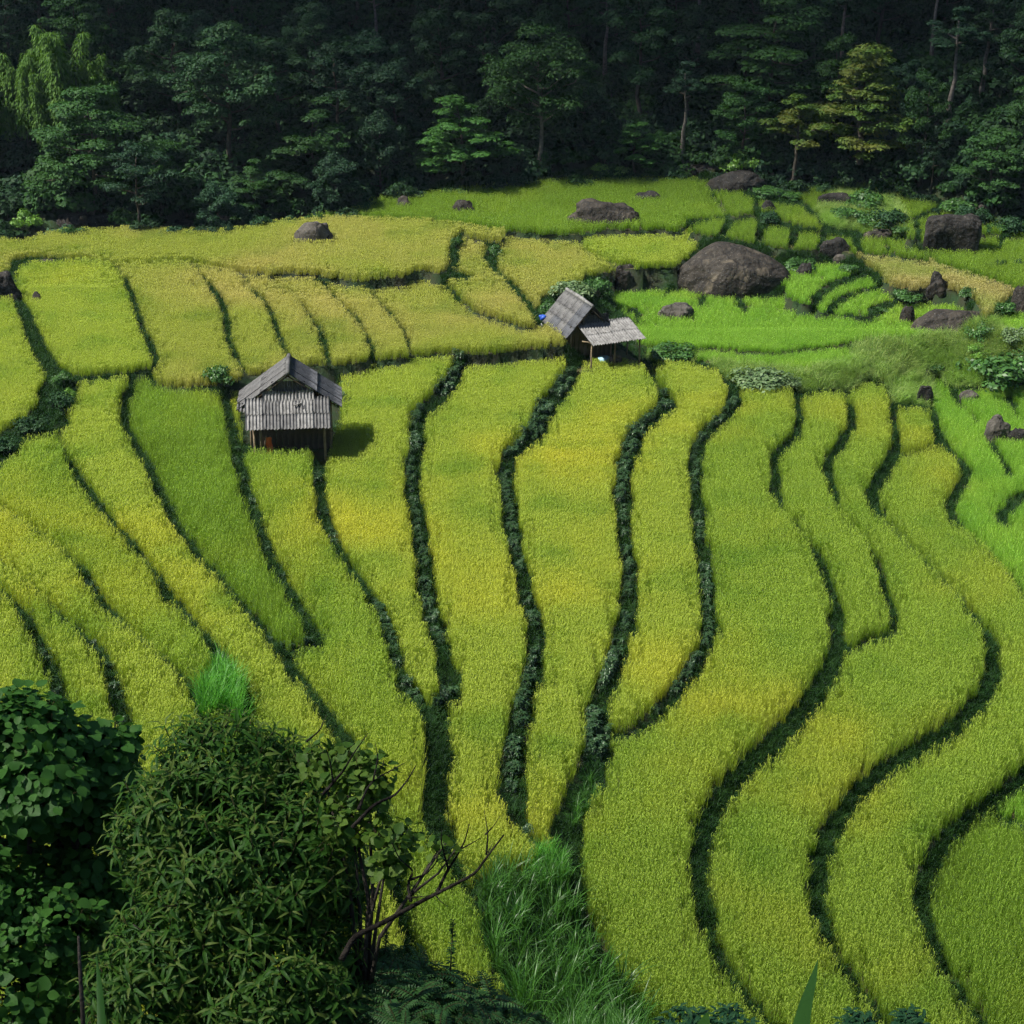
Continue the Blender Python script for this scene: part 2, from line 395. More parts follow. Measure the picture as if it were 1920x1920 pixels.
BANKS = {
 'A': [(-160,985,5),(-60,1050,6),(12,1101,12),(46,1140,22),(71,1190,24),(88,1225,26),(100,1255,28),(112,1296,32),(125,1360,36),(140,1450,36),(150,1600,36),(160,2080,36)],
 'B': [(-160,930,3),(0,1040,4),(60,1090,4),(117,1143,8),(142,1165,12),(170,1193,14),(191,1218,16),(204,1245,22),(213,1275,26),(222,1313,30),(240,1400,30),(270,1560,30),(330,2080,30)],
 'C': [(-160,850,3),(0,941,3),(53,973,4),(88,998,4),(135,1041,5),(152,1058,12),(174,1094,16),(191,1119,14),(216,1147,8),(269,1186,7),(312,1232,6),(345,1262,8),(372,1310,12),(400,1400,14),(440,1560,14),(520,2080,14)],
 'D': [(108,800,4),(113,832,5),(131,860,8),(146,885,20),(166,910,16),(184,938,16),(212,973,9),(241,1005,10),(269,1037,10),(290,1062,10),(312,1105,20),(340,1129,16),(361,1150,12),(379,1175,14),(393,1200,20),(411,1221,24),(430,1290,24),(470,1400,20),(540,1560,20),(640,2080,20)],
 'E': [(244,708,14),(232,740,20),(228,775,18),(241,807,12),(262,839,14),(283,874,16),(296,910,18),(313,942,18),(329,977,14),(354,1012,14),(379,1044,8),(407,1066,10),(436,1105,12),(460,1129,16),(485,1158,16),(507,1195,18),(531,1221,20),(552,1257,18),(574,1278,12),(592,1306,16),(622,1352,26),(655,1399,30),(700,1460,24),(720,1540,16),(740,1640,12),(770,1800,12),(800,2080,12)],
 'EF': [(507,1193,16),(550,1206,16),(591,1190,26)],
 'F': [(418,716,16),(421,736,16),(428,772,18),(440,820,18),(443,843,20),(450,871,20),(460,906,20),(475,942,18),(485,981,16),(496,1012,18),(510,1044,22),(533,1076,14),(552,1112,18),(567,1143,18),(581,1168,20),(591,1190,28)],
 'G': [(606,810,20),(600,835,24),(596,892,24),(602,942,22),(620,988,20),(637,1027,12),(659,1058,8),(691,1104,10),(716,1140,16),(727,1175,20),(740,1211,22),(752,1257,24),(776,1296,24),(800,1316,26),(815,1340,46),(820,1400,58),(815,1450,50),(814,1510,48),(820,1560,36),(835,1590,12),(875,1660,6),(892,1690,6)],
 'H': [(864,662,20),(862,675,22),(847,705,30),(818,740,34),(786,765,28),(778,797,22),(784,825,28),(772,850,26),(770,880,26),(770,906,26),(777,942,26),(784,977,26),(788,1012,26),(795,1048,28),(798,1083,32),(803,1119,28),(812,1154,28),(823,1190,24),(834,1225,26),(842,1260,34),(843,1290,36),(815,1312,26)],
 'I': [(1072,650,20),(1077,683,24),(1062,708,34),(1040,736,34),(1015,770,36),(1008,800,32),(975,825,30),(953,846,30),(949,871,28),(950,906,26),(956,949,24),(962,998,24),(972,1041,22),(980,1083,24),(990,1119,26),(1001,1154,30),(1006,1190,30),(1003,1225,30),(996,1260,34),(984,1296,36),(974,1331,38),(968,1381,40),(962,1420,38),(959,1468,36),(966,1512,28),(988,1548,14),(1010,1575,14)],
 'J': [(1215,684,8),(1222,694,8),(1243,729,14),(1255,751,30),(1228,770,28),(1203,793,28),(1182,825,34),(1171,871,28),(1165,924,28),(1169,977,26),(1176,1030,26),(1181,1083,28),(1177,1136,30),(1163,1190,30),(1151,1243,36),(1134,1282,34),(1114,1320,34),(1120,1360,44),(1118,1400,48),(1108,1440,50),(1085,1475,50),(1066,1510,44),(1062,1545,46),(1066,1580,50),(1075,1640,30),(1085,1700,30),(1120,1770,24),(1190,1880,16),(1260,2080,10)],
 'K': [(1365,712,10),(1372,719,10),(1378,745,22),(1362,770,24),(1330,795,24),(1311,821,22),(1304,853,22),(1304,899,22),(1307,942,20),(1312,995,22),(1319,1048,22),(1325,1083,22),(1329,1119,22),(1330,1161,24),(1324,1197,24),(1305,1232,28),(1286,1260,28),(1258,1296,28),(1222,1332,28),(1180,1358,20),(1130,1366,20)],
 'L': [(1492,722,12),(1495,736,12),(1499,772,16),(1494,805,18),(1468,828,20),(1451,845,16),(1451,870,10),(1454,890,20),(1452,908,18),(1460,928,8),(1481,959,5),(1509,995,5),(1527,1020,8),(1545,1055,12),(1560,1090,16),(1568,1126,20),(1572,1161,24),(1572,1200,34),(1558,1240,38),(1536,1280,42),(1508,1318,44),(1465,1362,48),(1420,1405,46),(1375,1450,44),(1335,1505,44),(1318,1550,36),(1312,1600,32),(1314,1650,28),(1320,1705,28),(1338,1752,18),(1356,1792,14),(1382,1832,10),(1417,1873,8),(1453,1916,8),(1600,2080,8)],
 'M': [(1586,732,5),(1588,742,5),(1598,765,14),(1597,790,16),(1582,815,18),(1562,842,18),(1551,860,14),(1556,885,14),(1562,904,14),(1572,935,5),(1594,970,4),(1619,998,4),(1637,1027,5),(1648,1050,10),(1659,1083,12),(1666,1119,12),(1676,1150,12),(1676,1168,10),(1645,1182,10),(1612,1196,12),(1580,1208,14)],
 'N': [(1670,725,8),(1672,735,8),(1677,782,12),(1680,820,18),(1673,850,20),(1655,878,26),(1634,912,22),(1642,938,12),(1661,970,5),(1693,998,4),(1725,1030,4),(1757,1062,4),(1785,1090,4),(1807,1119,5),(1823,1144,8),(1842,1163,6),(1853,1185,20),(1862,1218,24),(1862,1250,28),(1850,1285,36),(1822,1320,38),(1782,1352,38),(1730,1385,38),(1670,1422,40),(1620,1458,38),(1583,1500,36),(1556,1545,34),(1540,1590,32),(1532,1640,30),(1532,1690,26),(1545,1735,16),(1571,1781,12),(1604,1832,10),(1640,1876,8),(1668,1909,8),(1800,2080,8)],
 'O': [(2080,1330,36),(1960,1400,34),(1900,1455,32),(1850,1490,32),(1800,1530,34),(1760,1575,36),(1733,1625,34),(1728,1676,26),(1733,1712,20),(1744,1749,12),(1768,1796,10),(1804,1851,9),(1840,1902,8),(1960,2080,8)],
 'O2': [(1850,1495,5),(1880,1520,6),(1920,1530,6),(2080,1560,6)],
 'R': [(1750,764,8),(1752,770,8),(1757,795,14),(1764,820,14),(1796,848,8)],
 'P': [(1796,848,8),(1812,875,14),(1804,898,16),(1786,920,16),(1780,945,14),(1792,970,6),(1821,991,4),(1853,1020,4),(1877,1048,4),(1916,1094,4),(2080,1300,4)],
 'NP': [(1682,846,8),(1720,836,6),(1760,822,8)],
 'Q': [(2080,850,16),(1960,900,18),(1915,922,18),(1893,940,16),(1880,955,18),(1886,972,10)],
 'S': [(1862,820,6),(1895,881,6)],
 'T1': [(1785,728,10),(1807,754,5),(1835,780,5)],
 'T2': [(1892,736,8),(1906,765,6),(1940,800,5)],
 'RIS': [(103,686,14),(140,700,16),(180,700,16),(230,694,14),(275,688,12),(290,712,8),(330,718,8),(382,716,8),(415,720,30),(450,705,10),(500,695,10),(550,686,16),(600,682,22),(650,680,20),(691,672,14),(769,661,10),(850,657,14),(903,657,10),(974,650,12),(1040,645,14),(1075,640,16)],
 'GUL': [(160,478,4),(110,481,8),(60,479,14),(28,488,22),(16,515,20),(35,560,22),(48,590,26),(62,625,32),(78,660,34),(100,690,34)],
 'GUL2': [(16,545,10),(-40,550,8),(-160,565,8)],
 'UT': [(160,478,3),(212,488,3),(358,483,3),(443,500,3),(499,505,3),(574,502,3),(684,519,3)],
 'U12': [(212,488,4),(234,524,10),(248,556,12),(262,598,12),(280,641,12),(292,672,12),(283,690,10)],
 'U23': [(358,485,5),(386,520,7),(412,552,12),(424,591,18),(427,627,16),(440,659,10),(462,700,4)],
 'U34': [(443,500,3),(471,535,9),(499,563,9),(514,598,12),(531,644,10),(549,682,6)],
 'U45': [(499,505,5),(512,522,8),(556,552,4),(581,584,8),(602,620,10),(616,676,12)],
 'U56': [(574,502,3),(606,527,6),(655,577,7),(680,609,8),(698,650,10),(701,668,10)],
 'U67': [(684,519,8),(694,542,6),(726,577,7),(751,605,7),(765,637,8),(769,659,8)],
 'U7T': [(684,520,12),(720,518,12),(757,511,8),(770,500,3),(800,496,3),(822,510,8)],
 'V1H': [(822,511,12),(850,511,14),(880,514,8)],
 'V1V': [(864,432,10),(856,445,22),(848,470,20),(851,492,14),(824,508,6)],
 'V1D': [(822,511,6),(838,528,7),(850,540,8),(862,556,10),(890,572,3),(974,600,3),(1018,604,6)],
 'V2': [(864,432,3),(905,440,3),(922,453,14),(917,475,22),(921,489,14),(939,513,5),(967,535,9),(990,563,8),(1013,600,10)],
 'X1': [(922,453,3),(955,424,3),(1070,430,3),(1098,464,3),(1151,489,4),(1160,500,5)],
 'TT': [(470,412,3),(620,400,3),(797,405,3),(921,420,3),(955,424,3)],
 'TX': [(1070,430,3),(1150,420,3),(1240,420,3),(1311,430,3),(1410,447,3),(1495,461,3),(1545,457,4),(1600,468,4),(1665,470,3),(1746,480,3),(1807,501,3),(1842,508,3),(1906,533,5),(2080,600,5)],
 'XY': [(1400,445,3),(1420,475,3)],
 'YB': [(1455,492,14),(1510,480,16),(1560,478,14),(1612,490,14),(1640,505,16),(1665,528,10),(1700,537,8),(1739,540,20),(1790,545,20),(1815,555,22),(1830,580,16),(1850,598,14),(1862,585,12),(1890,566,24),(1920,545,20),(2080,600,20)],
 'BB': [(1100,516,14),(1165,505,20),(1257,500,18),(1300,490,10)],
 'W1': [(1321,531,8),(1316,563,6)], 'W2': [(1385,549,8),(1396,573,6)], 'W3': [(1261,531,6),(1244,549,5)], 'W4': [(1187,574,8),(1194,597,6)],
 'R1': [(1640,502,8),(1625,505,10),(1590,516,12),(1559,529,14),(1532,549,16),(1518,572,12),(1500,560,3),(1470,548,3)],
 'R2': [(1665,526,6),(1620,538,6),(1590,547,6),(1565,560,10),(1557,580,7),(1518,572,3)],
 'R3': [(1703,540,8),(1690,555,10),(1660,567,14),(1638,578,14),(1628,592,10),(1557,580,3)],
 'IN': [(1190,640,4),(1311,646,5),(1452,653,5),(1587,640,6),(1600,641,10),(1710,632,14)],
 's1': [(1286,430,3),(1288,420,10),(1292,409,9),(1330,402,5),(1350,401,5),(1376,403,10),(1420,397,9),(1417,370,8),(1414,358,8)],
 's2': [(1350,438,3),(1356,428,12),(1364,414,13),(1378,404,10)],
 's3': [(1421,450,3),(1423,440,12),(1428,420,13),(1445,405,28),(1470,414,12),(1491,420,12),(1486,446,12),(1484,460,3)],
 's3b': [(1428,418,8),(1420,398,10)],
 's4': [(1491,423,7),(1545,426,8),(1542,450,11),(1541,460,5)],
 's4b': [(1545,426,14),(1570,428,18),(1605,432,16),(1608,455,11),(1620,472,3)],
 's5': [(1338,350,4),(1339,365,5),(1358,386,4),(1376,402,4)],
 's6': [(1400,356,10),(1440,362,22),(1491,372,12),(1502,375,7),(1541,404,7),(1548,425,9)],
 's7': [(1718,450,6),(1720,428,8),(1716,404,8),(1740,393,8),(1771,383,10),(1780,372,11),(1790,360,5)],
 's8': [(1838,390,12),(1842,400,5),(1853,430,5)],
 's9': [(1902,398,8),(1899,406,8),(1887,430,16),(1880,440,4)],
 's10': [(1830,430,4),(1853,430,6),(1885,434,6),(1960,445,5),(2080,470,5)],
 's11': [(1796,402,8),(1808,392,8),(1812,384,8)],
 's12': [(1874,458,6),(1878,446,6),(1905,438,5)],
 's13': [(1661,448,3),(1668,462,3),(1690,473,3)],
 's15': [(1718,448,8),(1742,456,8)],
 's14': [(1700,440,6),(1722,450,10),(1728,462,4),(1750,477,3),(1762,486,3)],
 'EDGE': [(-160,425,6),(0,430,8),(40,437,14),(70,428,10),(120,420,8),(250,416,8),(400,420,10),(460,412,14),(520,400,12),(570,392,12),(640,385,10),(700,364,6),(760,350,6),(850,345,6),(1010,330,5),(1100,326,5),(1200,324,6),(1300,321,6),(1330,330,10),(1440,350,10),(1520,343,6),(1640,351,6),(1770,373,8),(1840,394,10),(1920,400,8),(2080,410,8)],
}
NOFIELD = [  # meadow, gully, huts, boulders, tall grass: no rice here
 [(1000,580),(1015,545),(1080,520),(1130,515),(1145,560),(1185,600),(1195,640),(1215,655),(1330,668),(1467,682),(1545,680),(1600,668),(1590,650),(1710,640),(1725,622),(1850,606),(1862,606),(1920,625),(2080,640),(2080,712),(1920,715),(1880,720),(1790,730),(1760,700),(1740,705),(1755,765),(1680,758),(1672,735),(1655,718),(1615,715),(1585,735),(1552,728),(1506,738),(1488,724),(1438,720),(1392,725),(1368,715),(1343,692),(1293,675),(1240,671),(1215,686),(1187,672),(1123,669),(1085,678),(1070,655),(1066,632),(1035,600)],
 [(103,683),(150,700),(148,735),(126,770),(128,795),(95,810),(55,815),(25,845),(0,870),(-160,960),(-160,880),(0,798),(45,772),(68,745),(66,722),(85,698)],
 [(452,690),(632,690),(640,780),(612,836),(455,836),(446,760)],
 [(1262,495),(1300,460),(1340,448),(1400,455),(1450,480),(1480,545),(1440,556),(1395,549),(1330,534),(1265,518)],
 [(1328,352),(1335,325),(1400,318),(1436,355)],
 [(1733,450),(1740,410),(1800,398),(1832,402),(1834,462)],
 [(1535,380),(1560,352),(1620,347),(1680,370),(1705,430),(1690,445),(1610,436),(1555,425),(1530,395)],
 [(880,1625),(1000,1595),(1008,1572),(1052,1575),(1072,1640),(1085,1700),(1130,1790),(1205,1900),(1260,2080),(960,2080),(955,1850),(905,1765)],
 [(368,1320),(372,1250),(400,1225),(440,1230),(466,1280),(470,1340)],
]
# seed point, level, ripeness material, label
FIELDS = [
 ((20,1200),3.3,'ripe','golden rice strip at the left edge below the leafy bank'),
 ((70,1120),2.95,'ripe','narrow golden rice strip between the two leftmost leafy banks'),
 ((250,1290),2.6,'ripe','golden rice strip running down to the left of the tall grass clump'),
 ((290,1150),2.2,'mixed','rice strip with orange tinge ending at the tall bright grass clump'),
 ((430,1170),1.8,'ripe','long golden rice strip starting between the gully and the small bank by the corrugated hut'),
 ((340,850),1.35,'green','deep green rice strip left of the corrugated gable hut'),
 ((540,950),0.9,'mixed','yellow-green rice strip in front of the corrugated gable hut'),
 ((700,850),0.45,'ripe','wide rice strip right of the corrugated gable hut, with the hut shadow on it'),
 ((880,900),0.0,'ripe','long golden rice strip in the middle, second right of the gable hut'),
 ((1060,900),-0.4,'ripe','tapering golden rice strip below the lean-to hut ending in a point'),
 ((1240,900),-0.65,'ripe','golden rice strip with rounded foot below the meadow bush'),
 ((1400,1000),-0.9,'mixed','broad golden rice terrace curving from the meadow down to the bottom edge'),
 ((1520,900),-1.2,'mixed','narrow rice strip between two dark curving banks, ending in a square corner'),
 ((1620,870),-1.45,'mixed','S-curved golden rice terrace with the brightest yellow patch, right of centre'),
 ((1720,950),-1.95,'mixed','long S-curved rice terrace second from the lower right corner'),
 ((1715,800),-1.7,'mixed','small square rice plot above the S-curved terraces'),
 ((1850,1700),-2.6,'green','rice terrace filling the lower right corner'),
 ((1905,1500),-2.5,'young','sliver of bright green rice at the right edge above the corner terrace'),
 ((1860,960),-1.95,'young','bright green young rice field at the right edge below the pale boulder'),
 ((20,700),2.5,'ripe','golden rice field at the left edge beside the overgrown gully'),
 ((330,450),1.95,'dry','wide rice field along the foot of the forest at upper left'),
 ((160,600),2.1,'ripe','broad rice plot just right of the overgrown gully, upper left'),
 ((330,620),1.85,'dry','broad rice plot above the deep green strip, second from the gully'),
 ((480,640),1.7,'dry','narrow brownish rice strip directly behind the gable hut, third from the gully'),
 ((570,640),1.57,'dry','narrow rice strip behind the gable hut, fourth from the gully'),
 ((650,640),1.45,'dry','narrow golden rice strip, fifth from the gully'),
 ((720,630),1.33,'dry','narrow brownish rice strip, sixth from the gully'),
 ((850,620),1.1,'dry','large dry brownish rice field left of the lean-to hut'),
 ((900,545),1.55,'dry','rice plot between the two short grassy banks above the lean-to hut'),
 ((1000,480),1.3,'dry','brownish rice plot behind the lean-to hut'),
 ((1150,450),1.35,'ripe','yellow-green rice field behind the largest boulder'),
 ((1000,370),1.95,'green','green rice field along the forest edge holding the split boulder'),
 ((1760,520),0.9,'tan','tan ripe rice field right of the largest boulder'),
 ((1400,610),-0.05,'young','bright green bowl of young rice in front of the largest boulder'),
 ((1450,666),-0.3,'young','lowest strip of bright green rice at the front of the bowl'),
 ((1560,505),0.7,'young','uppermost curved bright green terrace right of the largest boulder'),
 ((1606,530),0.45,'young','thin curved bright green terrace, second right of the largest boulder'),
 ((1640,555),0.2,'young','curved bright green terrace, third right of the largest boulder'),
 ((1320,416),2.1,'green','leftmost of the small green plots in the row above the tan rice'),
 ((1390,425),1.9,'green','second from the left of the small plots in the row above the tan rice'),
 ((1455,438),1.75,'green','small green plot below the dark round bush'),
 ((1515,440),1.6,'green','small yellow-green plot right of the one below the dark round bush'),
 ((1575,447),1.45,'green','small green plot above the slanting dark rock'),
 ((1650,458),1.3,'green','green rice strip below the flat rock ledge'),
 ((1395,380),2.2,'green','small green plot directly in front of the dark domed boulder'),
 ((1500,395),1.95,'green','green plot between the dark round bush and the shrubby mound'),
 ((1690,376),2.0,'green','green rice field behind the shrubby mound'),
 ((1760,400),1.75,'green','narrow green plot left of the tall dark boulder'),
 ((1875,415),1.6,'green','green plot right of the tall dark boulder by the forest'),
 ((1842,412),1.7,'green','thin green plot touching the right side of the tall dark boulder'),
 ((1915,420),1.4,'green','green plot at the right edge below the forest'),
 ((1800,480),1.15,'green','green rice field in front of the tall dark boulder'),
 ((1510,355),2.05,'green','small triangle of green rice right of the dark domed boulder by the forest'),
 ((1900,600),0.4,'young','bright green plot at the right edge above the grassy meadow'),
 ((440,1450),2.1,'mixed','rice strip below the tall grass clump, half hidden by the nearest shrub'),
]
def crop_scale(k):
    """shorter crop on the upper terraces"""
    return 0.62 if 38 <= k <= 52 and k != 51 else 0.68 if 19 <= k <= 37 or k in (51, 53) else 1.0

def rice_h(k):
    return {'young': 0.52}.get(FIELDS[k][2], 0.64) * crop_scale(k)
RC = 2                     # survey raster: 2 px a cell
R0 = -160
RN = (2080 - R0) // RC
_yy, _xx = np.mgrid[0:RN, 0:RN]
_cx = _xx * RC + R0 + RC / 2
_cy = _yy * RC + R0 + RC / 2
blocked = np.zeros((RN, RN), bool)

def _px_per_m(py):
    y = unproject(960, max(py, 300), 0)[1]
    return FPX / math.hypot(y, CAM_Z)

THIN = {'U12': .7, 'U23': .7, 'U34': .65, 'U45': .65, 'U56': .65, 'U67': .65, 'V1V': .8, 'RIS': .8, 'GUL': .8, 'A': .8, 'B': .8, 'C': .8, 'D': .72, 'E': .72, 'F': .78, 'L': .86, 'N': .86, 'O': .88, 'G': .85}
for key_, pts in BANKS.items():
    pts = [(x_, y_, w_ * THIN.get(key_, 1.0)) for x_, y_, w_ in pts]
    for (x0, y0, w0), (x1, y1, w1) in zip(pts[:-1], pts[1:]):
        W = max(w0, w1) / 2 + 12
        i0, i1 = max(0, int((min(x0, x1) - W - R0) / RC)), min(RN, int((max(x0, x1) + W - R0) / RC) + 1)
        j0, j1 = max(0, int((min(y0, y1) - W - R0) / RC)), min(RN, int((max(y0, y1) + W - R0) / RC) + 1)
        if i0 >= i1 or j0 >= j1:
            continue
        X, Y = _cx[j0:j1, i0:i1], _cy[j0:j1, i0:i1]
        dx, dy = x1 - x0, y1 - y0
        t = np.clip(((X - x0) * dx + (Y - y0) * dy) / (dx * dx + dy * dy + 1e-9), 0, 1)
        D = np.hypot(X - x0 - t * dx, Y - y0 - t * dy)
        ww = (w0 + (w1 - w0) * t)
        grow = np.where(ww >= 6, 0.07 * _px_per_m((y0 + y1) / 2), 0)
        blocked[j0:j1, i0:i1] |= D <= np.maximum(ww / 2 + grow, 1.7)

def inside(poly, X, Y):
    r = np.zeros(X.shape, bool)
    n = len(poly)
    for k in range(n):
        xa, ya = poly[k]
        xb, yb = poly[(k + 1) % n]
        if ya == yb:
            continue
        c = ((ya > Y) != (yb > Y)) & (X < (xb - xa) * (Y - ya) / (yb - ya) + xa)
        r ^= c
    return r

for poly in NOFIELD:
    blocked |= inside(poly, _cx, _cy)
for k in range(len(BANKS['EDGE']) - 1):
    (xa, ya, _), (xb, yb, _) = BANKS['EDGE'][k:k + 2]
    m = (_cx >= xa) & (_cx < xb)
    blocked |= m & (_cy < ya + (yb - ya) * (_cx - xa) / (xb - xa))
LAB = np.full((RN, RN), -1, np.int16)

def flood(seed, val):
    i, j = int((seed[0] - R0) / RC), int((seed[1] - R0) / RC)
    if blocked[j, i] or LAB[j, i] >= 0:
        return 0
    st = [(j, i)]
    n = 0
    while st:
        j, i = st.pop()
        row_b, row_l = blocked[j], LAB[j]
        if row_b[i] or row_l[i] >= 0:
            continue
        a = i
        while a > 0 and not row_b[a - 1] and row_l[a - 1] < 0:
            a -= 1
        b = i
        while b < RN - 1 and not row_b[b + 1] and row_l[b + 1] < 0:
            b += 1
        row_l[a:b + 1] = val
        n += b - a + 1
        for jj in (j - 1, j + 1):
            if 0 <= jj < RN:
                free = (~blocked[jj, a:b + 1]) & (LAB[jj, a:b + 1] < 0)
                if free.any():
                    e = np.flatnonzero(free & ~np.concatenate(([False], free[:-1])))
                    st.extend((jj, a + int(q)) for q in e)
    return n

FIELD_N = [flood(f[0], k) for k, f in enumerate(FIELDS)]

def label_at(px, py):
    i = ((px - R0) / RC).astype(int)
    j = ((py - R0) / RC).astype(int)
    ok = (i >= 0) & (i < RN) & (j >= 0) & (j < RN)
    return np.where(ok, LAB[np.clip(j, 0, RN - 1), np.clip(i, 0, RN - 1)], -1)
# ------------------------------------------------------------------ terrain: one sheet from under the camera to the horizon
GX0, GX1, GY0, GY1, GS = -48.0, 48.0, 27.0, 150.0, 0.3
gx = np.arange(GX0, GX1 + 1e-6, GS)
gy = np.arange(GY0, GY1 + 1e-6, GS)
GXX, GYY = np.meshgrid(gx, gy)
FID = np.full(GXX.shape, -1, np.int16)

def near_hill(x, y):
    return 26.6 - 0.80 * y + 0.25 * np.sin(x * 0.7) * np.cos(y * 0.45)

for k in np.argsort([f[1] for f in FIELDS]):            # higher terraces win where two meet
    z = FIELDS[k][1]
    u, v = project(GXX, GYY, z + rice_h(k))
    m = label_at(u, v) == k
    m &= near_hill(GXX, GYY) < z + 0.4
    FID[m] = k
EDGE_X, EDGE_Y = [], []
for (px, py, _) in BANKS['EDGE']:
    x, y = unproject(px, py, 2.2 + 0.8)
    EDGE_X.append(x); EDGE_Y.append(y)

def edge_y(x):
    return np.interp(x, EDGE_X, EDGE_Y)

def far_z(x, y):
    d = y - edge_y(x)
    ze = np.interp(x, [-40, 0, 40], [2.3, 2.3, 1.7])
    left = np.clip((-x - 4) / 10, 0, 1)
    dip = -1.8 * left * np.exp(-((d - 4) / 2.5) ** 2)
    up = 0.34 * np.clip(d - 6 * left - 2, 0, 45) + 0.55 * np.clip(d - 47, 0, 260)
    bump = 0.5 * np.sin(x * 0.33 + y * 0.21) * np.clip(d / 8, 0, 1) + 3.0 * np.sin(x * 0.03 + 1) * np.clip((d - 40) / 60, 0, 1)
    return ze + dip + up + bump

def base_z(x, y):
    t = np.clip((y - 60) / 45, 0, 1)
    lo = np.clip(-0.17 * (x + 2), -5.5, 3.6)
    hi = np.clip(1.9 - 0.03 * x, 0.8, 3.0)
    b = lo * (1 - t) + hi * t
    d = y - edge_y(x)
    z = np.where(d > 0, far_z(x, y), b)
    return np.maximum(z, np.where(y < 40, near_hill(x, y), -99))

Z = base_z(GXX, GYY)
lev = np.array([f[1] for f in FIELDS])
infield = FID >= 0
Z[infield] = lev[FID[infield]]
fixed = infield | (GYY > edge_y(GXX) + 1.5)
fixed[0, :] = fixed[-1, :] = fixed[:, 0] = fixed[:, -1] = True
for it in range(700):
    A = 0.25 * (np.roll(Z, 1, 0) + np.roll(Z, -1, 0) + np.roll(Z, 1, 1) + np.roll(Z, -1, 1))
    Z = np.where(fixed, Z, A)
nh = near_hill(GXX, GYY)
Z = np.where(infield, Z, np.maximum(Z, nh))
Z = Z + np.where(fixed, 0, 0.05 * np.sin(GXX * 5.1) * np.cos(GYY * 4.3))

def ground(x, y):
    x = np.asarray(x, float); y = np.asarray(y, float)
    fx = np.clip((x - GX0) / GS, 0, len(gx) - 1.001); fy = np.clip((y - GY0) / GS, 0, len(gy) - 1.001)
    i = fx.astype(int); j = fy.astype(int); a = fx - i; b = fy - j
    zi = (Z[j, i] * (1 - a) + Z[j, i + 1] * a) * (1 - b) + (Z[j + 1, i] * (1 - a) + Z[j + 1, i + 1] * a) * b
    out = (x < GX0) | (x > GX1) | (y < GY0) | (y > GY1)
    return np.where(out, base_z(x, y), zi)

def hit(px, py, dz=0.0, tmin=6.0):
    """where the line of sight meets the ground (raised by dz)"""
    d = ray(px, py)
    t = np.arange(tmin, 400, 0.15)
    x, y, z = d.x * t, d.y * t, CAM_Z + d.z * t
    below = z < ground(x, y) + dz
    k = int(np.argmax(below)) if below.any() else len(t) - 1
    return Vector((x[k], y[k], float(ground(x[k], y[k]))))

def px_scale(p):
    """image pixels per metre at a point"""
    return FPX / (p.y * CP - (p.z - CAM_Z) * SP)

ox = np.concatenate([-np.geomspace(3000, 50, 26), gx, np.geomspace(50, 3000, 26)])
oy = np.concatenate([np.linspace(-400, -20, 12), np.arange(-15, GY0 - 0.5, 1.0), gy, np.geomspace(152, 3500, 40)])
OX, OY = np.meshgrid(ox, oy)
OZ = base_z(OX, OY)
OZ = np.where(OY < 0, 26.6 + np.clip(-OY, 0, 400) * 0.25, OZ)
i0, j0 = 26, len(oy) - 40 - len(gy)
OZ[j0:j0 + len(gy), i0:i0 + len(gx)] = Z
OZ = np.minimum(OZ, 150 + 0 * OX)
terrain = link('terrain', grid_mesh('terrain', ox, oy, OZ, None, [M['soil']]))
tag(terrain, 'terraced hillside with grassy earth banks', 'hillside', kind='structure')
# ------------------------------------------------------------------ boulders
from mathutils import noise as mnoise

def rock_mat(name, c1, c2, c3):
    m, N, L = new_mat(name)
    tc = N.new('ShaderNodeTexCoord')
    mp = N.new('ShaderNodeMapping'); mp.inputs['Scale'].default_value = (1, 1, 0.22)
    L.new(tc.outputs['Object'], mp.inputs['Vector'])
    col = _mix(N, L, _noise(N, L, 2.6, 6.0, mp.outputs[0], 0.38, 0.66), c1, c2)
    col = _mix(N, L, _noise(N, L, 1.1, 5.0, tc.outputs['Object'], 0.56, 0.74, 1.0), col, c3)
    col = _mix(N, L, _noise(N, L, 14.0, 3.0, tc.outputs['Object'], 0.66, 0.74), col, (0.24, 0.23, 0.21))
    vo = N.new('ShaderNodeTexVoronoi'); vo.feature = 'DISTANCE_TO_EDGE'; vo.inputs['Scale'].default_value = 0.7; vo.inputs['Randomness'].default_value = 1.0
    dn = N.new('ShaderNodeTexNoise'); dn.inputs['Scale'].default_value = 1.5; L.new(mp.outputs[0], dn.inputs['Vector'])
    av = N.new('ShaderNodeVectorMath'); av.operation = 'MULTIPLY_ADD'; av.inputs[1].default_value = (.9, .9, .9); L.new(dn.outputs['Color'], av.inputs[0]); L.new(tc.outputs['Object'], av.inputs[2]); L.new(av.outputs[0], vo.inputs['Vector'])
    cr = N.new('ShaderNodeMapRange'); cr.inputs['From Max'].default_value = .035; L.new(vo.outputs['Distance'], cr.inputs['Value'])
    col = _mix(N, L, cr.outputs[0], (0.010, 0.009, 0.008), col)
    p = N.new('ShaderNodeBsdfPrincipled'); L.new(col, p.inputs['Base Color'])
    p.inputs['Roughness'].default_value = 0.8; p.inputs['Specular IOR Level'].default_value = 0.3
    n = N.new('ShaderNodeTexNoise'); n.inputs['Scale'].default_value = 5.0; n.inputs['Detail'].default_value = 8
    L.new(tc.outputs['Object'], n.inputs['Vector'])
    b = N.new('ShaderNodeBump'); b.inputs['Strength'].default_value = 0.8; b.inputs['Distance'].default_value = 0.15
    L.new(n.outputs['Fac'], b.inputs['Height']); L.new(b.outputs[0], p.inputs['Normal'])
    o = N.new('ShaderNodeOutputMaterial'); L.new(p.outputs[0], o.inputs['Surface'])
    return m

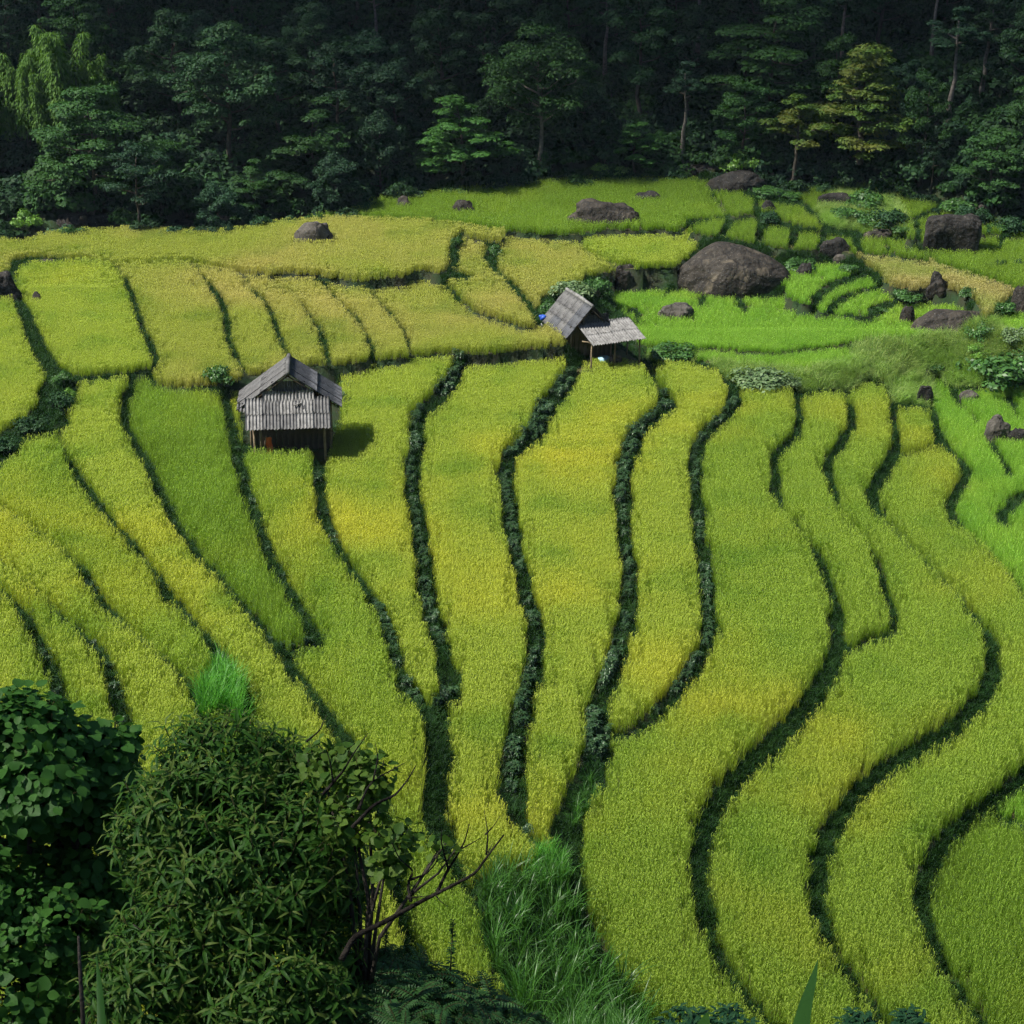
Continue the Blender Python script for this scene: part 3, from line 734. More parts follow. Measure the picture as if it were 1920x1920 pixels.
M['rock'] = rock_mat('rock', (0.019, 0.016, 0.013), (0.048, 0.041, 0.033), (0.115, 0.096, 0.068))
M['rock_dark'] = rock_mat('rock_dark', (0.013, 0.012, 0.011), (0.030, 0.027, 0.024), (0.065, 0.058, 0.048))
M['rock_pale'] = rock_mat('rock_pale', (0.05, 0.045, 0.038), (0.10, 0.09, 0.078), (0.16, 0.145, 0.125))

import bmesh
def rock_mesh(name, sx, sy, sz, seed, sub=4, skew=0.0, planes=7, grooves=0.0, rough=0.16, flat=1.0, block=1.0):
    bm = bmesh.new()
    bmesh.ops.create_icosphere(bm, subdivisions=sub, radius=1.0)
    rg = random.Random(seed)
    off = Vector((rg.uniform(-50, 50), rg.uniform(-50, 50), rg.uniform(-50, 50)))
    pls = []
    for _ in range(planes):
        n = Vector((rg.gauss(0, 1), rg.gauss(0, 1), rg.gauss(0.25, .7))).normalized()
        pls.append((n, rg.uniform(0.66, 0.92)))
    for v in bm.verts:
        p = v.co.copy()
        if block != 1.0:
            p = Vector([math.copysign(abs(c) ** block, c) for c in p])
        for n, d in pls:
            e = p.dot(n) - d
            if e > 0:
                p -= n * e * 0.85
        r = 1 + rough * 1.6 * mnoise.noise(p * 1.3 + off) + rough * 0.8 * mnoise.noise(p * 3.1 + off) + rough * 0.35 * mnoise.noise(p * 7.0 + off)
        if grooves:
            a = math.atan2(p.y, p.x)
            g = mnoise.noise(Vector((a * 3.2, 0, seed))) + 0.6 * mnoise.noise(Vector((a * 8, 3, seed)))
            r *= 1 + grooves * g * (1 - max(0, p.z) ** 2)
        p *= r
        x, y, z = p
        if z > 0:
            z = z ** flat
        x += skew * max(z, 0)
        v.co = Vector((x * sx / 2, y * sy / 2, z * sz if z > 0 else z * sz * 0.45))
    me = bpy.data.meshes.new(name)
    bm.to_mesh(me); bm.free()
    me.polygons.foreach_set('use_smooth', [True] * len(me.polygons))
    return me

# bbox in the survey (x0, y0, x1, y1), label, options
ROCKS = [
 ((1258,447,1482,556), 'largest boulder, a brown grooved dome above the bright green bowl', dict(mat='rock', seed=3, sub=5, grooves=.09, planes=3, dep=.5, skew=0, flat=.8, rough=.10, block=.9, dome=True, dx=10)),
 ((1733,398,1834,468), 'tall dark blocky boulder standing in green rice at the upper right', dict(mat='rock_dark', seed=11, sub=5, planes=4, dep=.6, skew=.08, flat=.8, block=.4, rough=.09)),
 ((1327,315,1436,360), 'dark domed boulder at the forest edge', dict(mat='rock_dark', seed=21, sub=5, planes=4, dep=.7, flat=.75, rough=.1)),
 ((1708,577,1848,626), 'wide low boulder with a flat top above the meadow', dict(mat='rock', seed=8, sub=5, planes=6, dep=.55, flat=.8, block=.5, rough=.1)),
 ((1076,376,1200,414), 'split brown boulder in the green field near the forest', dict(mat='rock', seed=17, planes=6, dep=.5, skew=-.12, flat=.8)),
 ((550,417,630,450), 'grey tent-shaped boulder in the upper left field', dict(mat='rock_pale', seed=5, planes=8, dep=.6, skew=.12)),
 ((-40,505,36,566), 'dark boulder cut by the left edge of the picture', dict(mat='rock_dark', seed=13, planes=6, dep=.8)),
 ((30,434,60,452), 'small black rock under the bright sapling at the far left', dict(mat='rock_dark', seed=23, sub=3)),
 ((743,369,772,380), 'small flat rock farthest left in the green field by the forest', dict(mat='rock', seed=31, sub=3)),
 ((849,374,891,392), 'low brown rock in the green field by the forest', dict(mat='rock', seed=33, sub=3, flat=.7)),
 ((1190,358,1236,369), 'flat dark rock slab behind the split boulder', dict(mat='rock_dark', seed=35, sub=3, flat=.6)),
 ((1535,358,1602,388), 'dark rock half buried in the shrubby mound', dict(mat='rock_dark', seed=37, dep=.5)),
 ((1153,511,1192,541), 'broken brown rock behind the lean-to hut', dict(mat='rock', seed=39, planes=9)),
 ((1238,569,1300,590), 'low pale rock in the bright green bowl', dict(mat='rock_pale', seed=41, flat=.7)),
 ((1538,449,1600,472), 'slanting dark rock between the small plots and the tan rice', dict(mat='rock_dark', seed=43, dep=.4, skew=-.3)),
 ((1494,485,1522,508), 'small black rock right of the largest boulder', dict(mat='rock_dark', seed=45, sub=3)),
 ((1562,475,1590,493), 'small grey rock at the lower edge of the tan rice', dict(mat='rock_pale', seed=47, sub=3)),
 ((1738,530,1784,554), 'pointed grey boulder below the tan rice', dict(mat='rock', seed=49, planes=8)),
 ((1744,512,1766,535), 'small dark stone above the pointed grey boulder', dict(mat='rock_dark', seed=51, sub=3)),
 ((1686,574,1722,597), 'rough stone left of the wide low boulder', dict(mat='rock', seed=53, sub=3, planes=9)),
 ((1718,718,1750,759), 'dark upright stone at the end of the grassy meadow', dict(mat='rock_dark', seed=55, planes=7)),
 ((1720,692,1748,718), 'dark stone topped by weeds in the meadow', dict(mat='rock_dark', seed=57, sub=3)),
 ((1845,782,1900,822), 'pale broken boulder in young rice at the right edge', dict(mat='rock_pale', seed=59, planes=9, skew=-.15)),
 ((1890,800,1930,824), 'dark rock beside the pale broken boulder at the right edge', dict(mat='rock_dark', seed=60, sub=3)),
 ((1900,534,1945,580), 'boulder at the right edge beside the tan rice', dict(mat='rock', seed=61)),
 ((1618,426,1692,445), 'flat rock ledge under the shrubby mound', dict(mat='rock', seed=63, flat=.5, dep=.35)),
 ((1800,732,1836,746), 'flat pale stone in the green plot below the big roadside bush', dict(mat='rock_pale', seed=65, sub=3, flat=.6)),
 ((1690,637,1716,652), 'small grey stone at the meadow edge below the wide low boulder', dict(mat='rock_pale', seed=67, sub=3)),
 ((58,548,76,562), 'small stone at the top of the overgrown gully', dict(mat='rock', seed=69, sub=3)),
 ((58,482,112,492), 'low stone row at the gully head', dict(mat='rock', seed=71, sub=3, flat=.6, dep=.3)),
 ((88,396,160,424), 'dark stream boulder at the foot of the forest, leftmost', dict(mat='rock', seed=73)),
 ((160,398,204,424), 'dark stream boulder, second from the left', dict(mat='rock_dark', seed=75, sub=3)),
 ((278,406,310,422), 'small pale stream stone below the dark forest', dict(mat='rock_pale', seed=77, sub=3)),
 ((394,392,452,424), 'grey stream boulder, rightmost, under the hanging branches', dict(mat='rock_pale', seed=79)),
 ((320,408,375,424), 'low stream rocks between the pale stone and the grey boulder', dict(mat='rock', seed=81, sub=3, flat=.7)),
 ((1278,303,1346,324), 'dark rock slab inside the forest edge beside the domed boulder', dict(mat='rock_dark', seed=83, sub=3, flat=.7)),
 ((290,30,336,70), 'dark rock face high in the forest below the house', dict(mat='rock_dark', seed=85, sub=3)),
 ((1826,382,1858,400), 'small brown rock between the plots by the forest at right', dict(mat='rock', seed=87, sub=3)),
 ((1430,374,1458,388), 'small dark stone in the plot below the forest', dict(mat='rock_dark', seed=89, sub=3)),
]
ROCK_FEET = []
for (x0, y0, x1, y1), label, op in ROCKS:
    x0 += op.get('dx', 0); x1 += op.get('dx', 0)
    g = hit((x0 + x1) / 2, y1, 0.1)
    up = 0.0
    if FID[int(np.clip(round((g.y - GY0) / GS), 0, len(gy) - 1)), int(np.clip(round((g.x - GX0) / GS), 0, len(gx) - 1))] >= 0:
        up = 0.38 if y1 > 360 else 0.3       # the foot is hidden in the rice
        g = hit((x0 + x1) / 2, y1, up)
    s = px_scale(g)
    w = (x1 - x0) / s * 1.04
    dep = op.get('dep', .65) * w
    sd = (CAM_Z - g.z) / math.hypot(g.y, CAM_Z - g.z)
    h = max((y1 - y0) / s - dep * sd * 0.55, 0.3 * w * 0.5) * 1.06 + up
    o = link('boulder', rock_mesh('boulder', w, dep, h, op['seed'], op.get('sub', 4), op.get('skew', 0), op.get('planes', 6), op.get('grooves', 0), op.get('rough', .16), op.get('flat', .85), op.get('block', .8)))
    o.data.materials.append(M[op['mat']])
    if op.get('dome'):
        for v in o.data.vertices:                      # crest left of the middle, long shoulder to the right, steep right end
            t = v.co.x / (w / 2)
            v.co.z *= float(np.interp(t, [-1, -.6, -.25, .1, .5, .8, 1.05], [.38, .70, .92, .90, .74, .58, .28]))
            if v.co.z > 0 and v.co.y > dep * .1 and t < .05:
                v.co.z += .10 * h * min(1, (v.co.y / dep - .1) * 4)
            v.co.x += .04 * w * math.sin(3 * t) * (v.co.z > 0)
    cy = g.y + dep * 0.42
    gz = float(ground(g.x, cy))
    o.location = (g.x, cy, min(g.z, gz) - 0.03 * h)
    tag(o, label, 'boulder', 'boulders scattered over the terraces')
    if w > 0.5:
        ROCK_FEET.append((g.x, cy, w * 0.46, dep * 0.44, 0.0))
# ------------------------------------------------------------------ rice
def blades(mb, n, rad, h0, h1, w, lean=0.25, droop=0.35, mat=0, base_tip=0.0, top_tip=1.0, segs=3, z0=0.0, rpow=0.5):
    """n bent blades as tapering strips"""
    a = RNG.uniform(0, 2 * math.pi, n); r = rad * RNG.random(n) ** rpow
    p0 = np.stack([r * np.cos(a), r * np.sin(a), np.full(n, z0)], -1)
    az = RNG.uniform(0, 2 * math.pi, n)
    out = np.stack([np.cos(az), np.sin(az), np.zeros(n)], -1)
    side = np.stack([-np.sin(az), np.cos(az), np.zeros(n)], -1)
    tw = RNG.uniform(-0.8, 0.8, n)[:, None]
    side = side * np.cos(tw) + out * np.sin(tw)
    h = RNG.uniform(h0, h1, n); ln = h * RNG.uniform(0.3, 1.0, n) * lean; dr = h * RNG.uniform(0.1, 1.0, n) * droop
    vs, tp = [], []
    for k in range(segs + 1):
        t = k / segs
        c = p0 + out * (ln * t + dr * t ** 3)[:, None] + np.array((0, 0, 1.0)) * (h * t - dr * 0.7 * t ** 3)[:, None]
        ww = w * (1 - t) ** 0.6 if k < segs else 0
        if k < segs:
            vs += [c - side * ww / 2, c + side * ww / 2]; tp += [t, t]
        else:
            vs += [c]; tp += [1.0]
    V = np.stack(vs, 1)
    T = base_tip + (top_tip - base_tip) * np.array(tp)
    q = [(2 * k, 2 * k + 1, 2 * k + 3, 2 * k + 2) for k in range(segs - 1)]
    mb.addarr(V, q, mat, None, T[None, :])
    # closing triangles
    N, kk = V.shape[:2]
    base = mb.n - N * kk + np.arange(N) * kk
    mb.f.extend([(int(b) + 2 * segs - 2, int(b) + 2 * segs - 1, int(b) + 2 * segs) for b in base])
    mb.m.extend([mat] * N)

def panicles(mb, n, rad, z, ln, w, mat=0):
    a = RNG.uniform(0, 2 * math.pi, n); r = rad * np.sqrt(RNG.random(n))
    az = RNG.uniform(0, 2 * math.pi, n)
    out = np.stack([np.cos(az), np.sin(az), np.zeros(n)], -1)
    side = np.stack([-np.sin(az), np.cos(az), np.zeros(n)], -1)
    h = z * RNG.uniform(0.92, 1.06, n)
    p0 = np.stack([r * np.cos(a), r * np.sin(a), h - ln * 0.9], -1)
    vs = []
    for t, o, u, ww in ((0, 0, 0, .35), (.4, .10, .6, .9), (.75, .32, 1.0, 1.0), (1.0, .6, .85, .5)):
        c = p0 + out * (o * ln) + np.array((0, 0, 1.0)) * (u * ln)
        vs += [c - side * w * ww / 2, c + side * w * ww / 2]
    V = np.stack(vs, 1)
    mb.addarr(V, [(0, 1, 3, 2), (2, 3, 5, 4), (4, 5, 7, 6)], mat, RNG.uniform(0.3, 1.0, n), np.linspace(0.7, 1.0, 8)[None, :])

RICE_GROUPS = {}
PATCH_NEAR, PATCH_FAR = 0.6, 1.0
def rice_patch(S, nb, npan, hh, dd, w, segs, mat):
    mb = MB()
    def shift(start, per):
        V = mb.v[start].reshape(-1, per, 3)
        n = len(V); g = int(math.ceil(math.sqrt(n)))
        ij = RNG.permutation(g * g)[:n]                     # evenly spread roots, no clumps
        q = (np.stack([ij % g, ij // g], -1) + RNG.uniform(0, 1, (n, 2))) / g - .5
        V[:, :, :2] += (q * S)[:, None, :]
        mb.v[start] = V.reshape(-1, 3)
    blades(mb, nb, 0.0, hh * 0.86, hh * 1.04, w, 0.2, dd, base_tip=0.02, segs=segs)
    shift(0, 2 * segs + 1)
    panicles(mb, npan, 0.0, hh, 0.13, w * 1.1)
    shift(1, 8)
    # gentle swell of the canopy inside a patch
    for k in (0, 1):
        V = mb.v[k]
        V[:, 2] *= 1 + 0.03 * np.sin(V[:, 0] * 9 + 1.3 * np.sin(V[:, 1] * 7))
    return mb.mesh('rice_patch', [mat])

for kind, (pn, hh, dd) in {'ripe': (20, .66, .22), 'mixed': (15, .66, .2), 'green': (8, .65, .18), 'young': (3, .53, .2), 'dry': (22, .64, .28), 'tan': (24, .65, .34)}.items():
    near, far, pnear, pfar = [], [], [], []
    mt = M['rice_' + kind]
    for v in range(5):
        mb = MB()
        blades(mb, 24, 0.10, hh * 0.86, hh * 1.04, 0.013, 0.2, dd, base_tip=0.02)
        panicles(mb, int(pn * .45), 0.10, hh, 0.13, 0.014)
        near.append(mb.mesh('rice_tuft', [mt]))
        mb = MB()
        blades(mb, 34, 0.17, hh * 0.86, hh * 1.04, 0.020, 0.2, dd, base_tip=0.02, segs=2)
        panicles(mb, int(pn * .7), 0.17, hh, 0.14, 0.021)
        far.append(mb.mesh('rice_tuft', [mt]))
    for v in range(6):
        pnear.append(rice_patch(PATCH_NEAR, 430, pn * 7, hh, dd, 0.012, 3, mt))
        pfar.append(rice_patch(PATCH_FAR, 640, pn * 10, hh, dd, 0.020, 2, mt))
    RICE_GROUPS[kind] = [scatter_group('rice_%d_%s' % (q, kind), proto_collection('rice_%d_%s' % (q, kind), ms)) for q, ms in enumerate((near, far, pnear, pfar))]

def rice_points(k, sp, S, ylo, yhi):
    jj, ii = np.nonzero(FID == k)
    if not len(jj):
        return np.zeros((0, 3)), np.zeros((0, 3))
    x0, x1, y0, y1 = gx[ii.min()] - .3, gx[ii.max()] + .3, max(gy[jj.min()] - .3, ylo), min(gy[jj.max()] + .3, yhi)
    if y0 >= y1:
        return np.zeros((0, 3)), np.zeros((0, 3))
    z = FIELDS[k][1]
    def ok(X, Y):
        u, v = project(X, Y, z + rice_h(k))
        m = label_at(u, v) == k
        i = np.clip(np.round((X - GX0) / GS).astype(int), 0, len(gx) - 1); j = np.clip(np.round((Y - GY0) / GS).astype(int), 0, len(gy) - 1)
        m &= FID[j, i] == k
        for (cx, cy, rx, ry, rz) in ROCK_FEET:
            c, s = math.cos(rz), math.sin(rz)
            dx, dy = (X - cx) * c + (Y - cy) * s, -(X - cx) * s + (Y - cy) * c
            m &= (dx / rx) ** 2 + (dy / ry) ** 2 > 1
        return m
    # whole patches where they fit, single tufts along the edges
    PX, PY = np.meshgrid(np.arange(x0, x1 + S, S), np.arange(y0, y1 + S, S))
    full = np.ones(PX.shape, bool)
    for ox_ in np.linspace(-.5, .5, 6):
        for oy_ in np.linspace(-.5, .5, 6):
            full &= ok(PX + ox_ * S, PY + oy_ * S)
    full &= PY + S / 2 < yhi + .01
    P = np.stack([PX[full], PY[full], np.full(full.sum(), z)], -1)
    X, Y = np.meshgrid(np.arange(x0, x1, sp), np.arange(y0, y1, sp))
    X = X + RNG.uniform(-.42, .42, X.shape) * sp; Y = Y + RNG.uniform(-.42, .42, X.shape) * sp
    X, Y = X.ravel(), Y.ravel()
    m = ok(X, Y)
    pi = np.clip(np.round((X - x0) / S).astype(int), 0, PX.shape[1] - 1); pj = np.clip(np.round((Y - y0) / S).astype(int), 0, PX.shape[0] - 1)
    m &= ~full[pj, pi]
    return np.stack([X[m], Y[m], np.full(m.sum(), z)], -1), P

LODY = 88.0
NRICE = NPATCH = 0
for k, (seed, z, kind, label) in enumerate(FIELDS):
    cell = (FID == k)
    if cell.sum() < 6:
        continue
    cells = cell[:-1, :-1] & cell[1:, :-1] & cell[:-1, 1:] & cell[1:, 1:]
    jj, ii = np.nonzero(cells)
    if not len(jj):
        continue
    left = set(zip(jj.tolist(), ii.tolist())); best = []
    while left:
        st = [left.pop()]; comp = []
        while st:
            a, b = st.pop(); comp.append((a, b))
            for q in ((a + 1, b), (a - 1, b), (a, b + 1), (a, b - 1)):
                if q in left:
                    left.remove(q); st.append(q)
        if len(comp) > len(best): best = comp
    cells = np.zeros_like(cells); bb = np.array(best); cells[bb[:, 0], bb[:, 1]] = True
    f = link('rice_field', grid_mesh('paddy_bed', gx, gy, np.full(Z.shape, z + 0.02), cells, [M['mud']]))
    tag(f, label, 'rice field', 'terraced rice fields', 'thing')
    for (sp, S, lo, hi, gi) in ((0.19, PATCH_NEAR, 0, LODY, 0), (0.28, PATCH_FAR, LODY, 400, 1)) if not (38 <= k <= 52 and k != 51) else ((0.22, 99.0, 0, 400, 0),):
        pts, pat = rice_points(k, sp, S, lo, hi)
        NRICE += len(pts); NPATCH += len(pat)
        if len(pts):
            o = scatter_obj('rice_plants', pts, RICE_GROUPS[kind][gi], 5, 0.94, 1.05, tilt=0.04, parent=f)
            if S > 50:
                q = RNG.uniform(0.92, 1.08, len(pts)); o.data.attributes['scl'].data.foreach_set('vector', np.stack([q, q, q], -1).astype(np.float32).ravel())
            cs = np.empty(len(pts) * 3, np.float32); at_ = o.data.attributes['scl'].data; at_.foreach_get('vector', cs)
            cs = cs.reshape(-1, 3); cs[:, 2] *= crop_scale(k); at_.foreach_set('vector', cs.ravel())
            o['kind'] = 'stuff'
        if len(pat):
            rz = RNG.integers(0, 4, len(pat)) * math.pi / 2
            sc = np.stack([np.ones(len(pat)), np.ones(len(pat)), RNG.uniform(0.97, 1.03, len(pat)) * crop_scale(k)], -1)
            o = scatter_obj('rice_plants', pat, RICE_GROUPS[kind][gi + 2], 6, tilt=0.0, parent=f, scl=sc, rotz=rz)
            o['kind'] = 'stuff'
print('rice tufts', NRICE, 'patches', NPATCH)
# ------------------------------------------------------------------ grass on the banks, the meadow, the bean rows and the tall grass
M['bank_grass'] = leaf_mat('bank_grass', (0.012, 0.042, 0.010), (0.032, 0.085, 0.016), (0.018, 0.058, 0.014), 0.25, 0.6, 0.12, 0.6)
M['meadow_grass'] = leaf_mat('meadow_grass', (0.09, 0.22, 0.035), (0.44, 0.54, 0.18), (0.24, 0.40, 0.08), 0.4, 0.6, 0.1, 0.35)
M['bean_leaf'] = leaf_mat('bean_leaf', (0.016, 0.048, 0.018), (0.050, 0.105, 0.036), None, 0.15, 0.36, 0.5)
M['stem'] = simple_mat('stem', (0.05, 0.06, 0.02), (0.09, 0.07, 0.03), 8)
M['tall_grass'] = leaf_mat('tall_grass', (0.020, 0.085, 0.012), (0.075, 0.21, 0.028), (0.05, 0.14, 0.022), 0.3, 0.4, 0.35, 0.8)

gr = []
for v in range(5):
    mb = MB(); blades(mb, 46, 0.19, 0.12, 0.34, 0.018, 0.6, 0.7, segs=2)
    gr.append(mb.mesh('grass_tuft', [M['bank_grass']]))
G_BANK = scatter_group('bank_grass', proto_collection('bank_grass', gr))
gr = []
for v in range(5):
    mb = MB(); blades(mb, 100, 0.28, 0.3, 0.75, 0.02, 0.5, 0.6, segs=3)
    gr.append(mb.mesh('meadow_tuft', [M['meadow_grass']]))
G_MEAD = scatter_group('meadow_grass', proto_collection('meadow_grass', gr))

X, Y = np.meshgrid(np.arange(-36, 36, .22), np.arange(29, 124, .22))
X = (X + RNG.uniform(-.1, .1, X.shape)).ravel(); Y = (Y + RNG.uniform(-.1, .1, Y.shape)).ravel()
GZY, GZX = np.gradient(Z, GS)
sl = np.hypot(GZX, GZY)
X2, Y2 = np.meshgrid(np.arange(-36, 36, .11), np.arange(40, 124, .11))          # steep risers get more tufts
X2 = (X2 + RNG.uniform(-.05, .05, X2.shape)).ravel(); Y2 = (Y2 + RNG.uniform(-.05, .05, Y2.shape)).ravel()
st = sl[np.round((Y2 - GY0) / GS).astype(int), np.round((X2 - GX0) / GS).astype(int)] > .55
X = np.concatenate([X, X2[st]]); Y = np.concatenate([Y, Y2[st]])
zz = ground(X, Y)
u, v = project(X, Y, zz)
fi = FID[np.clip(np.round((Y - GY0) / GS).astype(int), 0, len(gy) - 1), np.clip(np.round((X - GX0) / GS).astype(int), 0, len(gx) - 1)]
ok = (fi < 0) & (u > -120) & (u < 2040) & (v > 300) & (v < 2040) & (Y < edge_y(X) + 3) & (zz > near_hill(X, Y) - .5)
for (cx, cy, rx, ry, rz) in ROCK_FEET:
    ok &= ((X - cx) / rx) ** 2 + ((Y - cy) / ry) ** 2 > .9
mead = inside(NOFIELD[0], u, v) & (u > 1215)
mound = inside(NOFIELD[6], u, v)
hutz = inside(NOFIELD[2], u, v)
a = ok & ~mead & ~hutz & ~mound
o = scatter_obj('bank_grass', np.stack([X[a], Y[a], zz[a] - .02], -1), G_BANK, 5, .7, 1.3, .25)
tag(o, 'short dark green grass growing on the terrace banks and in the gully', 'grass', kind='stuff')
a = (ok & mead) | (ok & mound)
o = scatter_obj('meadow_grass', np.stack([X[a], Y[a], zz[a] - .02], -1), G_MEAD, 5, .6, 1.15, .25)
tag(o, 'long pale seeding grass of the sloping meadow below the boulders', 'grass', kind='stuff')
print('grass', int(a.sum()), int((ok & ~mead).sum()))

# bean plants along the banks -------------------------------------------------
def leaf_strip(P, D, U, ln, w, bend=0.3, fold=0.25):
    """folded pointed leaves: root P, direction D, up U (all N,3), length, width -> verts (N,7,3) and faces"""
    S = np.cross(D, U); S /= np.linalg.norm(S, axis=1)[:, None] + 1e-9
    U2 = np.cross(S, D)
    ln = np.asarray(ln)[:, None]; w = np.asarray(w)[:, None]
    c1 = P + D * ln * .38 + U2 * ln * .02
    c2 = P + D * ln * .72 - U2 * ln * bend * .45
    tip = P + D * ln - U2 * ln * bend
    V = np.stack([P, c1 - S * w * .5 + U2 * w * fold, c1, c1 + S * w * .5 + U2 * w * fold, c2 - S * w * .36 + U2 * w * fold * .6, c2 + S * w * .36 + U2 * w * fold * .6, tip, c2], 1)
    F = [(0, 2, 1, 0)[:3], (0, 3, 2), (1, 2, 7, 4), (2, 3, 5, 7), (4, 7, 6), (7, 5, 6)]
    return V, F

def unit(a):
    return a / (np.linalg.norm(a, axis=-1, keepdims=True) + 1e-9)

def bean_mesh(seed):
    mb = MB()
    for sidx in range(9):
        a = RNG.uniform(0, 2 * math.pi); r = RNG.uniform(.02, .17)
        h = RNG.uniform(.28, .52)
        top = np.array((r * 1.4 * math.cos(a), r * 1.4 * math.sin(a), h))
        mb.tube([(r * .3 * math.cos(a), r * .3 * math.sin(a), -.05), top], [.008, .004], 3, 1)
        for lv, nl in ((1.0, 8), (.72, 6), (.45, 4)):
            az = RNG.uniform(0, 2 * math.pi) + np.arange(nl) * 2 * math.pi / nl + RNG.uniform(-.3, .3, nl)
            el = RNG.uniform(-.25, .75 if lv == 1 else .3, nl)
            D = np.stack([np.cos(az) * np.cos(el), np.sin(az) * np.cos(el), np.sin(el)], -1)
            P = np.repeat((top * np.array((1, 1, lv)))[None], nl, 0)
            V, F = leaf_strip(P, D, np.tile((0, 0, 1.0), (nl, 1)), RNG.uniform(.12, .19, nl), RNG.uniform(.045, .07, nl), .35)
            mb.addarr(V, F, 0)
    return mb.mesh('bean_plant', [M['bean_leaf'], M['stem']])
BEANS = [bean_mesh(k) for k in range(6)]
BANK_TEXT = {'A': 'leftmost bank', 'B': 'second bank from the left edge', 'C': 'short bank at lower left', 'D': 'bank leading to the tall grass clump',
             'E': 'long bank left of the deep green strip', 'EF': 'bank corner below the deep green strip', 'F': 'bank left of the gable hut front', 'G': 'bank running down from the gable hut corner',
             'H': 'bank running down the middle left of centre', 'I': 'bank ending in a point at the centre bottom', 'J': 'bank meeting the tall grass at the bottom', 'K': 'bank with a hooked foot right of centre'}
BEAN_ROWS = [('A', 1090, 1420, .9), ('B', 1200, 1420, .9), ('C', 1050, 1125, .8), ('D', 870, 950, .6), ('D', 1085, 1225, .6), ('E', 900, 1010, .4), ('E', 1060, 1290, .55), ('E', 1300, 1420, .5), ('EF', 1180, 1210, 1),
             ('F', 730, 1200, .8), ('G', 830, 1020, 1), ('G', 1120, 1320, 1), ('H', 668, 1320, 1), ('I', 690, 1560, .95), ('J', 730, 1470, 1), ('K', 720, 1345, .95)]
spots = []
for key, ya, yb, dens in BEAN_ROWS:
    pts = BANKS[key]
    W = []
    for (xa, y0, w0), (xb, y1, w1) in zip(pts[:-1], pts[1:]):
        n = max(2, int(math.hypot(xb - xa, y1 - y0) / 3))
        for t in np.linspace(0, 1, n, endpoint=False):
            W.append((xa + (xb - xa) * t, y0 + (y1 - y0) * t, w0 + (w1 - w0) * t))
    last = None
    for (px, py, w) in W:
        if not (ya <= py <= yb):
            continue
        p = hit(px - w * .06, py, 0.30)
        step = .36 / dens
        if last is not None and (p - last).length < step:
            continue
        last = p
        rows = 2 if w / px_scale(p) > .72 else 1
        for r in range(rows):
            gap = mnoise.noise(Vector((px * .012, py * .035, 3.3))) + .5 * mnoise.noise(Vector((px * .03, py * .09, 7.7)))
            if random.random() > dens + .1 or gap < (-.02 if key in ('A', 'B', 'C', 'D', 'E', 'F', 'G') else -.22):
                continue
            q = p.copy()
            lat = (r - (rows - 1) / 2) * .36 + random.uniform(-.07, .07)
            q.x += lat
            q.y += random.uniform(-.08, .08)
            q.z = float(ground(q.x, q.y))
            spots.append((q, key, w / px_scale(p)))
spots.sort(key=lambda s: (Vector((0, 0, CAM_Z)) - s[0]).length)
print('beans', len(spots))
DIST = {}
for q, key, w in spots[:295]:
    DIST.setdefault(key, []).append(q.y)
def zone(q, key):
    t = (q.y - min(DIST[key])) / (max(DIST[key]) - min(DIST[key]) + 1e-6)
    return ('nearest', 'near middle', 'middle', 'far middle', 'farthest')[min(4, int(t * 5))]
for q, key, w in spots[:295]:
    o = link('bean_plant', BEANS[random.randrange(6)])
    o.location = q
    o.rotation_euler = (random.gauss(0, .1), random.gauss(0, .1), random.uniform(0, 6.28))
    s = random.uniform(.75, 1.15) * (.85 if w > .6 else .66) * (.8 if key in 'ABCDEF' else 1)
    o.scale = (s, s, s * random.uniform(.85, 1.15))
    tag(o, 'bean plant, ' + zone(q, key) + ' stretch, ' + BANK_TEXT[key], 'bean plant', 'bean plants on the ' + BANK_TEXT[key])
rest = spots[295:]
if rest:
    G_BEAN = scatter_group('bean_rows', proto_collection('bean_rows', BEANS))
    o = scatter_obj('bean_row_far', [tuple(s[0]) for s in rest], G_BEAN, 6, .5, .9, .1)
    o.name = 'distant_bean_plants'
    tag(o, 'farther bean plants along the upper stretches of the banks', 'bean plants', kind='stuff')

# tall grass --------------------------------------------------------------------
tg = []
for v in range(5):
    mb = MB()
    blades(mb, 48, 0.16, 0.8, 1.55, 0.036, 0.28, 0.55, segs=5, base_tip=0)
    tg.append(mb.mesh('tall_grass_tussock', [M['tall_grass']]))
G_TALL = scatter_group('tall_grass', proto_collection('tall_grass', tg))
M['bright_grass'] = leaf_mat('bright_grass', (0.06, 0.24, 0.03), (0.16, 0.44, 0.06), None, 0.4, 0.45, 0.3)
tg = []
for v in range(4):
    mb = MB(); blades(mb, 60, 0.16, 0.9, 1.5, 0.03, 0.25, 0.4, segs=5)
    tg.append(mb.mesh('tall_grass_tussock', [M['bright_grass']]))
G_BRIGHT = scatter_group('bright_grass', proto_collection('bright_grass', tg))
def grass_patch(poly, sp, s0, s1, label, name='tall_grass', grp=None):
    xs = [p[0] for p in poly]; ys = [p[1] for p in poly]
    P = []
    for _ in range(4000):
        px, py = random.uniform(min(xs), max(xs)), random.uniform(min(ys), max(ys))
        if inside(poly, np.array([px]), np.array([py]))[0]:
            P.append((px, py))
        if len(P) > 900: break
    out = []
    for px, py in P:
        p = hit(px, py, 0.55)
        if all((p.x - q[0]) ** 2 + (p.y - q[1]) ** 2 > sp * sp for q in out):
            out.append((p.x, p.y, p.z))
    o = scatter_obj(name, out, grp or G_TALL, 4, s0, s1, .12)
    tag(o, label, 'grass', kind='stuff')
    return o
